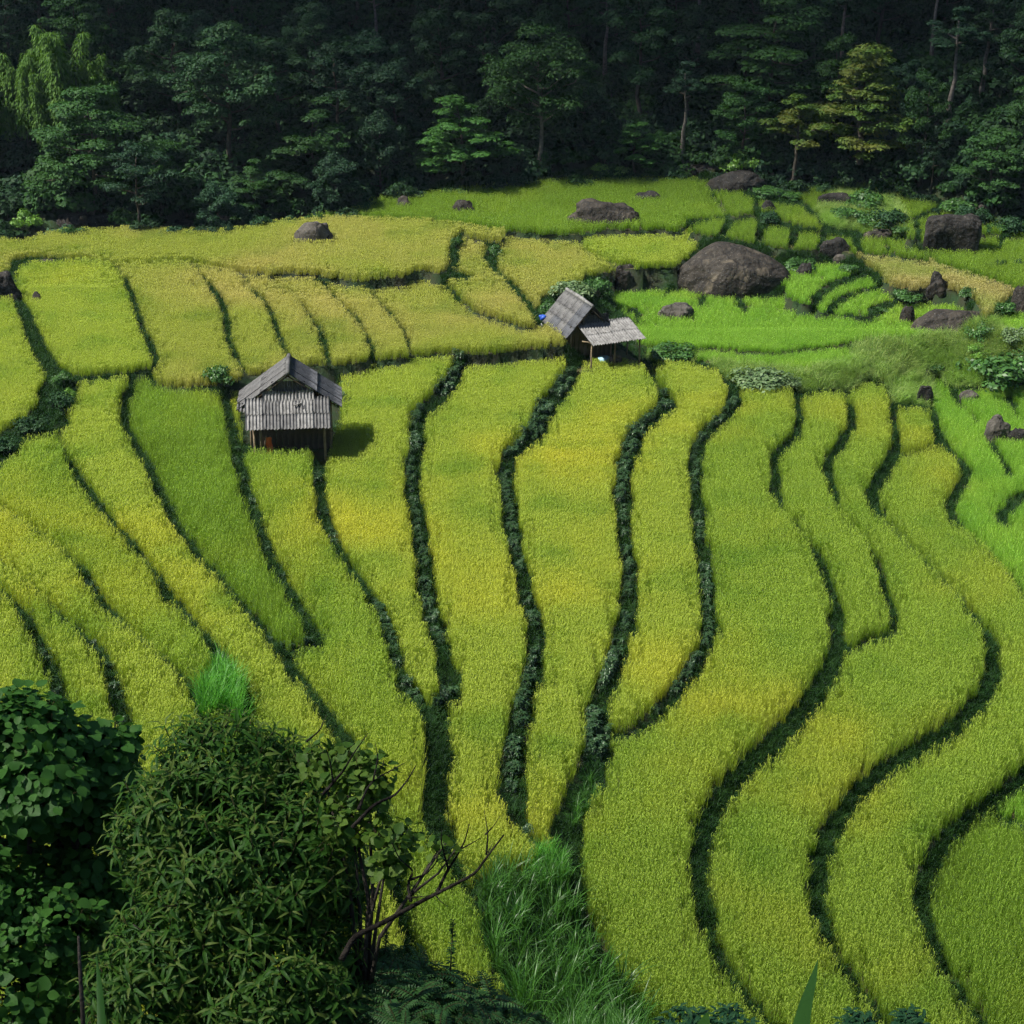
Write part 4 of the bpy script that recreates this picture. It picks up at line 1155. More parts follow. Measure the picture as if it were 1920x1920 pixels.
grass_patch([(900,1650),(1000,1625),(1060,1640),(1080,1720),(1130,1800),(1190,1900),(1220,2000),(980,2000),(975,1880),(930,1790)], .46, .75, 1.15, 'large patch of tall arching grass at the centre of the bottom edge')
grass_patch([(1000,1580),(1040,1570),(1060,1620),(1050,1660),(1000,1640)], .22, .45, .6, 'fine light green grass above the large tall grass patch', 'fine_grass', G_BRIGHT)
grass_patch([(382,1330),(385,1270),(410,1250),(440,1262),(455,1340)], .2, .75, 1.05, 'bright green tall grass clump rising from the golden strips at lower left', grp=G_BRIGHT)
grass_patch([(585,1830),(600,1790),(650,1780),(660,1830)], .3, .5, .8, 'small tuft of bright grass showing under the near shrub', grp=G_BRIGHT)
grass_patch([(1085,1470),(1105,1455),(1120,1475),(1090,1520),(1070,1530)], .3, .4, .6, 'small tuft of arching grass on the bank above the large patch')
# ------------------------------------------------------------------ the two huts
def sheet_mat(name, c1, c2, c3, rough=0.75):
    return simple_mat(name, c1, c2, 2.2, rough, 0.25, 12, 5.0, 0.3, 'OBJ', c3, 5.0)
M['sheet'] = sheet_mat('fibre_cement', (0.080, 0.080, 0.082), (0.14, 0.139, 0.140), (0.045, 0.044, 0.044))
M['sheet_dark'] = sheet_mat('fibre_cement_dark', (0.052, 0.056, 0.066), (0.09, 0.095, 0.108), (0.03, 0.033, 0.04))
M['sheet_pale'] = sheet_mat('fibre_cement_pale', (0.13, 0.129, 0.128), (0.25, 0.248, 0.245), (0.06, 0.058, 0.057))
M['plank'] = simple_mat('old_plank', (0.055, 0.042, 0.032), (0.11, 0.085, 0.06), 4, 0.85, .3, 20, 5, .2, 'OBJ')
M['post'] = simple_mat('post_wood', (0.16, 0.12, 0.08), (0.26, 0.20, 0.13), 5, 0.85, .3, 20, 5, .2, 'OBJ')
M['blue'] = simple_mat('blue_plastic', (0.02, 0.07, 0.42), (0.03, 0.11, 0.50), 3, .4)
M['paleblue'] = simple_mat('pale_blue_plastic', (0.22, 0.40, 0.52), (0.34, 0.52, 0.62), 3, .4)
M['white'] = simple_mat('white_sack', (0.62, 0.62, 0.60), (0.75, 0.75, 0.72), 4, .6)
M['orange'] = simple_mat('orange_cloth', (0.55, 0.10, 0.03), (0.65, 0.16, 0.05), 4, .7)

def corrugated(w, l, wave=0.15, amp=0.03, rows=3, ragged=0.0, thick=0.012):
    """sheet in the xy plane, ribs along y, origin at the middle of its top edge, running towards -y"""
    per = 6
    n = int(round(w / wave)) * per
    xs = np.linspace(-w / 2, w / 2, n + 1)
    mb = MB()
    V = []
    for layer in (0, -thick):
        for r in range(rows + 1):
            t = r / rows
            z = amp * np.cos((xs + w / 2) / wave * 2 * math.pi) + layer
            y = -l * t + (ragged * RNG.normal(0, 1, n + 1) if r == rows else 0)
            V.append(np.stack([xs, np.full(n + 1, 0) + y, z], -1))
    F = []
    k = n + 1
    for layer in (0, 1):
        o = layer * (rows + 1) * k
        for r in range(rows):
            for i in range(n):
                a, b, c, d = o + r * k + i, o + r * k + i + 1, o + (r + 1) * k + i + 1, o + (r + 1) * k + i
                F.append((d, c, b, a) if layer == 0 else (a, b, c, d))
    o = (rows + 1) * k
    for i in range(n):
        F.append((rows * k + i, rows * k + i + 1, o + rows * k + i + 1, o + rows * k + i))
        F.append((i + 1, i, o + i, o + i + 1))
    mb.add(np.concatenate(V), F)
    return mb

def place_sheet(parent, mesh, top, xdir, down, lift=0.0, name='roof_sheet', tw=0.0):
    xd = Vector(xdir).normalized(); dn = Vector(down).normalized()
    n = xd.cross(-dn).normalized()
    if tw:
        q = Matrix.Rotation(tw, 3, n); xd = q @ xd; dn = q @ dn
    mt = Matrix((xd, -dn, n)).transposed().to_4x4()
    mt.translation = Vector(top) + n * lift
    o = link(name, mesh, parent)
    o.matrix_local = mt
    return o

def roof_plane(parent, p0, xdir, width, down, length, cols, rows, mats, wave=.15, amp=.028, gap=0.0, jit=.01, part='roof', name='roof_sheet'):
    """lays overlapping sheets from the top edge p0 (left end) along xdir, running down"""
    xd = Vector(xdir).normalized(); dn = Vector(down).normalized()
    cw = width / cols
    rl = length / rows * 1.13
    fr = MB()                                             # battens under the sheets
    nn = xd.cross(-dn).normalized()
    for r in range(rows + 1):
        a = Vector(p0) + dn * (length * (r + .08) / (rows + .2)) - nn * .07
        fr.tube([tuple(a + xd * .05), tuple(a + xd * (width - .05))], .03, 5)
    for c in range(3):
        a = Vector(p0) + xd * (width * (.06 + .44 * c)) - nn * .12
        fr.tube([tuple(a), tuple(a + dn * length * .97)], .035, 5)
    parent = fr.build(part, M['plank'], parent)
    meshes = [corrugated(cw + wave * .5, rl, wave, amp, 3, .008 + .006 * q).mesh(name, [m], True) for q, m in enumerate(mats)]
    for r in range(rows):
        for c in range(cols):
            top = Vector(p0) + xd * (cw * (c + .5)) + dn * (length / rows * r)
            me = meshes[(c * 7 + r * 3 + random.randrange(2)) % len(meshes)]
            place_sheet(parent, me, top, xd, dn, lift=.016 * (rows - r) + .009 * (c % 2) + random.uniform(0, jit) - 0.02 * 0, name=name, tw=random.gauss(0, .008))

def beam(parent, a, b, w=.09, mat='plank', name='beam'):
    a, b = Vector(a), Vector(b)
    mb = MB(); mb.tube([tuple(Vector((0, 0, 0))), tuple((b - a) * .5 + Vector((random.gauss(0, .008), random.gauss(0, .008), 0))), tuple(b - a)], [w / 2, w / 2 * .95, w / 2 * .9], 7)
    return mb.build(name, M[mat], parent, a)

def board_wall(parent, a, b, z0, z1, n, mat='plank', gap=.12, lean=0.0):
    a, b = Vector(a), Vector(b)
    d = (b - a); L_ = d.length; d.normalize()
    nrm = Vector((-d.y, d.x, 0))
    bw = L_ / n
    rl = MB()
    for zr in (z0 + .35, z1 - .25):
        rl.tube([tuple(a + nrm * .05 + Vector((0, 0, zr))), tuple(b + nrm * .05 + Vector((0, 0, zr)))], .03, 5)
    parent = rl.build('wall', M['plank'], parent)
    mb = MB(); mb.box((0, 0, 0), (bw * (1 - gap), .025, 1.0), 0)
    me = mb.mesh('wall_board', [M[mat]], False)
    for k in range(n):
        o = link('wall_board', me, parent)
        h = (z1 - z0) * random.uniform(.94, 1.0)
        o.location = a + d * (bw * (k + .5)) + nrm * random.uniform(-.008, .008) + Vector((0, 0, z0 + h / 2))
        o.rotation_euler = (0, random.gauss(0, .008), math.atan2(d.y, d.x))
        o.scale = (1, 1, h)

# gable hut ---------------------------------------------------------------------
z0 = 0.85
lx, ly = unproject(531, 800, z0 + 1.78 * .92)
hut = empty('gable_hut', (lx + .02, ly + 2.62 * .92, z0), math.radians(5))
hut.scale = (.92, .92, .92)
hut_m = Matrix.Translation(hut.location) @ Matrix.Rotation(math.radians(5), 4, 'Z') @ Matrix.Scale(.92, 4)
tag(hut, 'weathered hut with steep gable roof and corrugated apron roof in front', 'hut')
APEX, EAVE, HW = 3.75, 2.25, 2.12
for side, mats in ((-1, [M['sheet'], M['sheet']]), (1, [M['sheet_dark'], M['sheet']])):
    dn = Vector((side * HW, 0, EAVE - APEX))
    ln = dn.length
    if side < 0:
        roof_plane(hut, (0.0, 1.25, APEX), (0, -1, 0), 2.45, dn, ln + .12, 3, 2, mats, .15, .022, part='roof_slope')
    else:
        roof_plane(hut, (0.0, -1.2, APEX), (0, 1, 0), 2.45, dn, ln + .1, 3, 2, [M['sheet_dark'], M['sheet_dark']], .15, .022, part='roof_slope')  # slope away from the sun: its shade is put into the darker sheets
mb = MB()
mb.tube([(0, -1.25, APEX + .05), (0, 0, APEX + .07), (0, 1.27, APEX + .05)], .10, 8)
mb.build('ridge_cap', M['sheet'], hut)
# front gable: upright sheets above, the apron in overlapping rows below
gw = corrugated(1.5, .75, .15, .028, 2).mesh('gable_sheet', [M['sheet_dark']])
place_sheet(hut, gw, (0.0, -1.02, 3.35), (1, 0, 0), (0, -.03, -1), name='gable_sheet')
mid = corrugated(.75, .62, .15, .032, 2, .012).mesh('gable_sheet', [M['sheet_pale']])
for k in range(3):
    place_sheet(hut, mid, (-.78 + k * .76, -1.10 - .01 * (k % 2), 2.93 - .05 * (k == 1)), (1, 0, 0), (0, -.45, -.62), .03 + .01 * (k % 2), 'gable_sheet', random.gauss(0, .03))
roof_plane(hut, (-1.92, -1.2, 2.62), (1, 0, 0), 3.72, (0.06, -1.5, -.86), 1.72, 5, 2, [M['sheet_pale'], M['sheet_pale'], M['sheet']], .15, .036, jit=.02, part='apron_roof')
# a sheet end sticking out at the left corner, broken pieces lying on the apron
ch = corrugated(.45, .5, .15, .03, 2, .03).mesh('roof_sheet', [M['sheet']])
place_sheet(hut, ch, (-2.05, -.95, 2.32), (1, .2, -.1), (-.25, -1, -.5), .02)
mb = MB(); mb.box((0, 0, 0), (.34, .09, .03)); mb.box((.12, -.12, .01), (.2, .07, .03), rot=Euler((0, 0, .5)))
o = mb.build('loose_tile_piece', M['sheet_pale'], None, hut_m @ Vector((.38, -1.72, 2.47))); o.rotation_euler = (-.5, 0, .5)
tag(o, 'broken piece of roof sheet lying on the gable hut apron', 'roof fragment')
for x, y, h in ((-1.55, -2.35, 1.9), (-1.32, -2.3, 1.85), (1.55, -2.35, 1.9), (-1.8, 1.0, 2.4), (1.8, 1.0, 2.4), (-1.8, -1.0, 2.4), (1.8, -1.0, 2.4)):
    beam(hut, (x, y, -.4), (x + random.gauss(0, .03), y, h), .12, 'post', 'post')
beam(hut, (-1.3, -2.3, -.3), (-1.05, -2.2, 1.2), .07, 'post', 'brace')
beam(hut, (-1.85, -2.45, 1.76), (1.75, -2.45, 1.80), .09, 'plank')
beam(hut, (1.62, -2.4, 1.7), (2.0, -1.4, .9), .06, 'plank', 'brace')
beam(hut, (-1.9, -1.05, 2.3), (1.9, -1.05, 2.3), .1, 'plank')
board_wall(hut, (-1.78, -.95, 0), (-1.78, 1.0, 0), -.2, 2.25, 9)
board_wall(hut, (1.78, 1.0, 0), (1.78, -.95, 0), -.2, 2.25, 9)
board_wall(hut, (1.78, 1.0, 0), (-1.78, 1.0, 0), -.2, 2.3, 14)
board_wall(hut, (-1.75, -.9, 0), (1.75, -.9, 0), -.2, 2.25, 13)
mb = MB(); mb.box((0, -.7, -.1), (3.7, 3.6, .2)); mb.build('earth_floor', M['mud'], hut)
# orange cloth hanging under the apron
o = MB()
zz = np.linspace(0, -.75, 6); xx = np.linspace(-.12, .14, 5)
V = np.array([(x + .03 * math.sin(z * 9), .05 * math.sin(x * 30 + z * 5), z) for z in zz for x in xx * 1.0])
V2 = V + np.array((0, .015, 0))
F = [(r * 5 + c, r * 5 + c + 1, (r + 1) * 5 + c + 1, (r + 1) * 5 + c) for r in range(5) for c in range(4)]
o.add(np.concatenate([V, V2]), F + [tuple(i + 30 for i in f[::-1]) for f in F])
o = o.build('orange_cloth', M['orange'], None, hut_m @ Vector((-.95, -2.25, 1.15)))
tag(o, 'orange cloth hanging by the front post of the gable hut', 'cloth')

# lean-to hut -------------------------------------------------------------------
z0 = 0.05
yaw = math.radians(23)
RZ, EZ, HW2 = 2.75, 1.45, 1.28
ax, ay = unproject(1111, 575, z0 + RZ)
# the apex of the front gable is local (0,-1.45)
f = Vector((math.sin(yaw), -math.cos(yaw), 0))
h2 = empty('lean_to_hut', (ax - f.x * 1.45, ay - f.y * 1.45, z0), yaw)
tag(h2, 'grey hut with a steep roof and a low corrugated lean-to at its front', 'hut')
dl = Vector((-HW2, 0, EZ - RZ)); dr = Vector((HW2, 0, EZ - RZ))
roof_plane(h2, (0, 1.55, RZ), (0, -1, 0), 3.05, dl, dl.length + .1, 4, 3, [M['sheet'], M['sheet_dark'], M['sheet']], .13, .018, part='roof_slope')
roof_plane(h2, (0, -1.45, RZ), (0, 1, 0), 3.0, dr, dr.length, 4, 2, [M['sheet_dark']], .13, .018, part='roof_slope')
mb = MB(); mb.tube([(0, -1.5, RZ + .04), (0, 0, RZ + .07), (0, 1.58, RZ + .05)], [.07, .1, .08], 8); mb.build('ridge_cap', M['sheet_pale'], h2)
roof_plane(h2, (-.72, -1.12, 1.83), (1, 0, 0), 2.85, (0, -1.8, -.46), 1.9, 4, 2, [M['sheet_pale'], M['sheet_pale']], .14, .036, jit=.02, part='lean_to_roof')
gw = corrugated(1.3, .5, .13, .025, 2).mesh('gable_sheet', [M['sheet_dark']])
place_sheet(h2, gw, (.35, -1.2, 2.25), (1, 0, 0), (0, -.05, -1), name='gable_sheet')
for x, y, h in ((-1.1, -1.3, 1.5), (1.1, -1.3, 1.5), (-1.1, 1.3, 1.5), (1.1, 1.3, 1.5), (-.62, -2.7, 1.42), (2.0, -2.7, 1.4), (1.95, -1.4, 1.7), (.6, -2.75, 1.4)):
    beam(h2, (x, y, -.5), (x + random.gauss(0, .03), y, h), .09, 'post', 'post')
beam(h2, (-1.05, -2.55, 1.45), (-.5, -2.75, 1.36), .07, 'post')
beam(h2, (-.75, -2.8, 1.38), (2.15, -2.8, 1.34), .07, 'plank')
board_wall(h2, (-1.08, -1.25, 0), (-1.08, 1.3, 0), -.3, 1.5, 11)
board_wall(h2, (-1.08, -1.22, 0), (1.08, -1.22, 0), -.3, 1.9, 9)
board_wall(h2, (1.08, 1.3, 0), (1.08, -1.25, 0), -.3, 1.5, 11)
board_wall(h2, (1.08, 1.3, 0), (-1.08, 1.3, 0), -.3, 1.6, 9)
mb = MB(); mb.box((.4, -.8, -.1), (3.4, 4.2, .2)); mb.build('earth_floor', M['mud'], h2)

def lump(name, mat, loc, size, seed, label, cat):
    me = rock_mesh(name, size[0], size[1], size[2], seed, 3, 0, 5, 0, .2, .7)
    me.materials.append(M[mat])
    o = link(name, me, None, loc)
    return tag(o, label, cat)
T2 = h2.matrix_basis
lump('blue_tarp', 'blue', T2 @ Vector((-1.35, 1.45, 1.45)), (.4, .26, .2), 3, 'crumpled blue tarpaulin behind the roof of the lean-to hut', 'tarpaulin')
lump('white_sack', 'white', T2 @ Vector((-1.62, 1.05, 1.15)), (.24, .2, .22), 6, 'white sack behind the eave of the lean-to hut', 'sack')
mb = MB()
mb.tube([(0, 0, 0), (0, 0, .22)], [.25, .32], 14); o = mb.build('plastic_tub', M['paleblue'], None, T2 @ Vector((.45, -1.95, .02)))
tag(o, 'pale blue plastic tub under the lean-to roof edge', 'tub')
mb = MB(); mb.box((0, 0, .2), (.6, .3, .35)); mb.box((.05, 0, .42), (.4, .25, .12), rot=Euler((.1, .2, .3)))
o = mb.build('dark_bundle', M['plank'], None, T2 @ Vector((.8, -2.5, .0))); tag(o, 'dark bundle stacked under the lean-to roof', 'bundle')
# sloping shelter of sticks behind the eave
sh = empty('stick_rack', T2 @ Vector((-1.65, 1.2, .9)), yaw)
tag(sh, 'low rack of sticks and boards behind the lean-to hut', 'rack')
for k in range(5):
    beam(sh, (-.3 + k * .14, -.4, 0), (-.2 + k * .14, .5, .3), .05, 'post', 'stick')
for x in (-.25, .3):
    beam(sh, (x, -.3, -1.2), (x, -.3, .05), .06, 'post', 'leg')
# ------------------------------------------------------------------ trees
M['bark'] = simple_mat('bark', (0.045, 0.038, 0.03), (0.09, 0.078, 0.062), 6, .9, .4, 20, 5, .2, 'OBJ')
M['bark_pale'] = simple_mat('bark_pale', (0.10, 0.09, 0.078), (0.19, 0.17, 0.15), 5, .85, .3, 18, 5, .2, 'OBJ')
LEAF = {
 'dark': leaf_mat('leaf_dark', (0.014, 0.042, 0.016), (0.031, 0.074, 0.026), (0.020, 0.055, 0.024), .22, .6, .12, .35, .35),
 'mid': leaf_mat('leaf_mid', (0.020, 0.058, 0.016), (0.042, 0.105, 0.027), (0.030, 0.085, 0.024), .25, .6, .12, .35, .25),
 'light': leaf_mat('leaf_light', (0.035, 0.11, 0.025), (0.075, 0.19, 0.04), None, .3, .6, .12),
 'yellow': leaf_mat('leaf_yellow', (0.05, 0.11, 0.02), (0.11, 0.19, 0.035), (0.12, 0.14, 0.03), .3, .6, .12, .5),
 'blue': leaf_mat('leaf_bluish', (0.015, 0.044, 0.022), (0.030, 0.074, 0.036), None, .2, .6, .12, .5, .3),
 'bamboo': leaf_mat('leaf_bamboo', (0.05, 0.125, 0.022), (0.115, 0.225, 0.04), None, .35, .6, .12),
}

def leaf_cards(mb, C, Nrm, size, aspect=.6, mat=0):
    """rhombic leaves centred at C facing Nrm"""
    n = len(C)
    ref = unit(RNG.normal(0, 1, (n, 3)))
    U = unit(np.cross(Nrm, ref)); W = np.cross(Nrm, U)
    s = np.asarray(size)[:, None] * .5
    bend = Nrm * s * RNG.uniform(-.1, .35, (n, 1))
    V = np.stack([C - U * s, C + W * s * aspect + bend, C + U * s, C - W * s * aspect + bend], 1)
    mb.addarr(V, [(0, 1, 2, 3)], mat)

def pad(mb, c, r, flat, n, size, aspect=.6, up=.5, droop=0.0):
    d = unit(RNG.normal(0, 1, (n, 3)))
    d[:, 2] = np.where(d[:, 2] < -.2, -d[:, 2] * .7, d[:, 2])
    rad = r * (.55 + .5 * RNG.random(n) ** .6)
    C = np.array(c) + d * rad[:, None] * np.array((1, 1, flat))
    if droop:
        C[:, 2] -= droop * (np.hypot(d[:, 0], d[:, 1]) * rad) ** 2
    Nn = unit(d * np.array((1, 1, 1.0)) + np.array((0, 0, up)) + RNG.normal(0, .45, (n, 3)))
    leaf_cards(mb, C, Nn, size * RNG.uniform(.6, 1.3, n), aspect)

def make_tree(H, R, style='broad', trunk_h=.35, nl=11, leaf=.21, lpp=190, flat=.62, bark='bark', top=1.0, fork=False, wob=.03):
    T, Cr = MB(), MB()
    n = 9
    zt = np.linspace(0, .86 * H, n)
    wx = np.cumsum(RNG.normal(0, wob * H / 3, n)); wy = np.cumsum(RNG.normal(0, wob * H / 3, n)); wx[0] = wy[0] = 0
    tr = np.stack([wx, wy, zt], -1)
    r0 = .017 * H + .02
    T.tube(np.vstack([[(0, 0, -.6)], tr]), np.concatenate([[r0 * 1.25], r0 * (1 - .82 * np.linspace(0, 1, n))]), 7)
    def at(h):
        return np.array([np.interp(h, zt, tr[:, 0]), np.interp(h, zt, tr[:, 1]), h])
    pads = []
    for k in range(nl):
        t = (k + .5) / nl
        h = H * (trunk_h + (.86 - trunk_h) * t)
        az = k * 2.4 + RNG.uniform(-.5, .5)
        if style == 'cone':
            L_ = R * (1.05 - .9 * t)
        elif style == 'layer':
            L_ = R * (1.0 - .55 * t ** 1.5) * RNG.uniform(.8, 1.1)
        else:
            L_ = R * (math.sin(math.pi * (.22 + .68 * t)) ** .7) * RNG.uniform(.75, 1.1)
        rise = {'layer': .12, 'cone': .05}.get(style, .45) * L_
        a = at(h * .92)
        dirv = np.array((math.cos(az), math.sin(az), 0))
        pts = [a + dirv * L_ * s + np.array((0, 0, rise * s ** 1.4)) + RNG.normal(0, .04 * L_, 3) * (s > 0) for s in (0, .35, .7, 1)]
        T.tube(pts, [r0 * .42, r0 * .3, r0 * .18, r0 * .07], 5)
        base_r = R * (.30 if style != 'cone' else .24)
        for s, m in ((.45, .8), (.75, 1.0), (1.0, .85)):
            q = np.array(pts[0]) + (np.array(pts[3]) - np.array(pts[0])) * s
            pads.append((q + RNG.normal(0, .1 * R, 3), base_r * m * RNG.uniform(.75, 1.2)))
            side = np.array((-dirv[1], dirv[0], 0)) * RNG.choice((-1, 1))
            pads.append((q + side * base_r * RNG.uniform(.6, 1.1) + np.array((0, 0, RNG.uniform(-.1, .15) * R)), base_r * .75 * RNG.uniform(.7, 1.1)))
    for _ in range(5):
        pads.append((at(.86 * H) + RNG.normal(0, .16 * R, 3) + np.array((0, 0, .05 * H)), R * .27 * top))
    fl = .26 if style == 'layer' else flat
    for c, r in pads:
        pad(Cr, c, r, fl, int(lpp * (r / (R * .28)) ** 1.2) + 12, leaf, .6, .9 if style == 'layer' else .45, .12 / max(r, .2) if style == 'layer' else 0)
    return T, Cr

TREES = {}
def variant(name, leaf_key, bark='bark', **kw):
    H = kw.pop('H', 9.0); R = kw.pop('R', 2.8)
    T, Cr = make_tree(H, R, **kw)
    TREES[name] = (T.mesh('trunk', [M[bark]]), Cr.mesh('crown', [LEAF[leaf_key]]), H, R)
variant('broad_a', 'dark', H=9, R=2.9, nl=12)
variant('broad_b', 'dark', H=9, R=2.5, nl=11, trunk_h=.3, flat=.75)
variant('broad_c', 'mid', H=8, R=2.6, nl=11, trunk_h=.25)
variant('layer_a', 'mid', H=8, R=3.6, style='layer', nl=13, trunk_h=.22, leaf=.20, lpp=240)
variant('layer_b', 'mid', H=7, R=3.0, style='layer', nl=12, trunk_h=.15, leaf=.20, lpp=240)
variant('airy_a', 'blue', H=9, R=2.7, nl=8, trunk_h=.4, lpp=120, leaf=.2)
variant('tall_a', 'dark', bark='bark_pale', H=12, R=2.0, nl=7, trunk_h=.62, lpp=150, wob=.015)
variant('tall_b', 'blue', bark='bark_pale', H=12, R=1.7, nl=6, trunk_h=.68, lpp=110, wob=.02)
variant('round_a', 'blue', H=5, R=2.0, nl=12, trunk_h=.12, flat=.85, leaf=.18, lpp=220)
variant('light_a', 'light', H=6.5, R=2.2, style='layer', nl=11, trunk_h=.25, leaf=.18, lpp=170)
variant('yellow_a', 'yellow', H=10, R=3.1, style='cone', nl=16, trunk_h=.26, leaf=.21, lpp=170, flat=.5)
variant('yellow_b', 'yellow', H=6, R=1.5, nl=7, trunk_h=.45, leaf=.18, lpp=90)
variant('sapling', 'light', H=4, R=.9, nl=6, trunk_h=.3, leaf=.2, lpp=22)
variant('forked', 'mid', bark='bark_pale', H=9, R=3.6, nl=13, trunk_h=.38, lpp=170)

def place_tree(key, p, h, w=None, label=None, group=None, name='forest_tree', rz=None, cat='tree'):
    T, Cr, H, R = TREES[key]
    o = empty(name, p, random.uniform(0, 6.28) if rz is None else rz)
    sz = h / (H * .97)
    sx = (w / (2 * R * 1.12)) if w else sz * random.uniform(.85, 1.15)
    o.scale = (sx, sx, sz)
    link('trunk', T, o); link('crown', Cr, o)
    tag(o, label, cat, group)
    return o

def tree_px(key, bx, by, ty, wpx, label, name='tree', rz=None, dz=0.0):
    p = hit(bx, by, dz)
    s = px_scale(p)
    sd = (CAM_Z - p.z) / p.y
    h = (by - ty) / s / math.cos(math.atan(sd))
    return place_tree(key, p - Vector((0, 0, .1)), h, wpx / s, label, None, name, rz), p

NAMED = []
for a in [
 ('layer_a', 172, 402, 178, 250, 'broad tree with wide flat layers of branches at the left, by the stream'),
 ('layer_b', 592, 392, 218, 196, 'layered yellow-green tree standing over the forest edge left of centre'),
 ('layer_b', 480, 415, 318, 110, 'low spreading tree with pale leaf tips by the grey stream boulder'),
 ('round_a', 716, 368, 226, 110, 'dense round dark glossy tree by the forest edge'),
 ('light_a', 868, 350, 190, 185, 'light green feathery tree at the forest edge, centre'),
 ('forked', 1016, 326, 76, 235, 'big tree with a pale forked trunk at the forest edge'),
 ('light_a', 1192, 326, 226, 96, 'small light green tree right of the forked trunk'),
 ('yellow_b', 1480, 348, 190, 135, 'slender yellow-green tree with a thin straight trunk behind the dark domed boulder'),
 ('yellow_a', 1610, 345, 88, 270, 'largest yellow-brown tree standing alone at the forest edge on the right'),
 ('broad_c', 1722, 352, 148, 110, 'dark green tree just right of the yellow-brown tree'),
 ('airy_a', 1745, 366, 250, 70, 'thin sapling with pale stems right of the yellow-brown tree'),
 ('broad_c', 1860, 402, 262, 150, 'broad bushy tree at the right end of the forest edge'),
 ('airy_a', 440, 200, 92, 120, 'airy tree with pale bare branches high in the left forest'),
 ('tall_b', 711, 160, -60, 90, 'slender tree with a straight pale trunk left of centre in the forest'),
 ('tall_a', 925, 132, -90, 110, 'tall tree with a reddish pale trunk in the forest, centre top'),
 ('tall_a', 1132, 182, -40, 110, 'tall tree with a pale trunk behind the big forked tree'),
 ('tall_b', 1285, 312, 120, 90, 'thin pale-stemmed tree left of the dark domed boulder'),
 ('tall_b', 1780, 250, 20, 110, 'tall pale-trunked tree in the right forest'),
 ('tall_a', 1838, 205, 0, 120, 'tall thin-trunked tree near the right edge of the forest'),
]:
    o, p = tree_px(*a)
    NAMED.append(p)

# bamboo -------------------------------------------------------------------------
def bamboo_mesh(H, nculm, spread):
    T, Cr = MB(), MB()
    for k in range(nculm):
        az = RNG.uniform(0, 6.28); lean = RNG.uniform(.05, .3) * spread
        d = np.array((math.cos(az), math.sin(az), 0)); h = H * RNG.uniform(.75, 1.02)
        t = np.linspace(0, 1, 10)
        pts = d[None] * (lean * H * t[:, None] ** 2.2 + .25) * np.array((1, 1, 0)) + np.stack([0 * t, 0 * t, h * (t - .05 * t ** 5)], -1)
        T.tube(pts, .035 * (1 - .85 * t), 5)
        n = 620
        s = RNG.uniform(.22, 1, n) ** .8
        c = np.stack([np.interp(s, t, pts[:, q]) for q in range(3)], -1)
        rad = (.5 * np.sin(math.pi * np.clip(s * .93 + .05, 0, 1)) ** .7 + .08) * RNG.random(n) ** .5 * .85
        aa = RNG.uniform(0, 6.28, n)
        out = np.stack([np.cos(aa), np.sin(aa), RNG.uniform(-.5, .2, n)], -1)
        C = c + out * rad[:, None]
        V, F = leaf_strip(C, unit(out + np.array((0, 0, -.5))), np.tile((0, 0, 1.), (n, 1)), RNG.uniform(.22, .38, n), RNG.uniform(.05, .085, n), .3)
        Cr.addarr(V, F, 0)
    return T.mesh('culms', [M['bark']]), Cr.mesh('foliage', [LEAF['bamboo']])
BAM = [bamboo_mesh(9, 7, .5), bamboo_mesh(9, 9, .8)]
for k, (bx, by, ty, label) in enumerate([
 (128, 300, 34, 'tallest bamboo plume in the left forest'), (168, 300, 94, 'shorter bamboo plume leaning beside the tallest one'), (45, 300, 82, 'broad bamboo plume left of the tallest one'),
 (0, 300, 84, 'bamboo plume cut by the left edge'), (212, 290, 128, 'slanting bamboo plume right of the tallest one'), (90, 300, 120, 'low grey-green bamboo between the two tallest plumes')]):
    p = hit(bx, 345); p.y += 1.5; p.z = float(ground(p.x, p.y))
    top = ray(bx, ty); tt = p.y / top.y
    h = CAM_Z + top.z * tt - p.z
    o = empty('bamboo_clump', p, k * 1.3)
    s = h / 9.0
    o.scale = (s * 1.25, s * 1.25, s)
    c = link('culms', BAM[k % 2][0], o); f = link('foliage', BAM[k % 2][1], o)
    tag(o, label, 'bamboo', 'bamboo plumes at the left of the forest')
    NAMED.append(p)

# filler forest ------------------------------------------------------------------
KEYS = ['broad_a', 'broad_b', 'broad_c', 'airy_a', 'tall_a', 'layer_a', 'broad_a', 'broad_b', 'round_a']
TXT = {'broad_a': 'wide-crowned dark tree', 'broad_b': 'dense dark tree', 'broad_c': 'mid green bushy tree',
       'airy_a': 'thin-crowned bluish tree', 'tall_a': 'tall bare-trunked tree', 'layer_a': 'layer-branched tree', 'round_a': 'rounded dark tree'}
ANCHOR = [(172, 290, 'flat-layered stream tree'), (592, 300, 'layered edge tree'), (480, 360, 'low spreading tree'), (716, 300, 'round glossy tree'), (868, 270, 'light feathery tree'), (1016, 200, 'pale forked trunk'),
 (1192, 270, 'small light green tree'), (1480, 260, 'slender yellow-green tree'), (1610, 210, 'yellow-brown tree'), (1860, 330, 'bushy end tree'), (440, 140, 'pale bare branches'), (711, 60, 'straight pale trunk'), (925, 40, 'reddish trunk'),
 (1780, 130, 'pale right-hand trunk'), (128, 140, 'tallest bamboo'), (282, 20, 'house'), (1380, 330, 'dark domed boulder')]
pl = [(q.x, q.y, 2.2) for q in NAMED]
cnt = 0
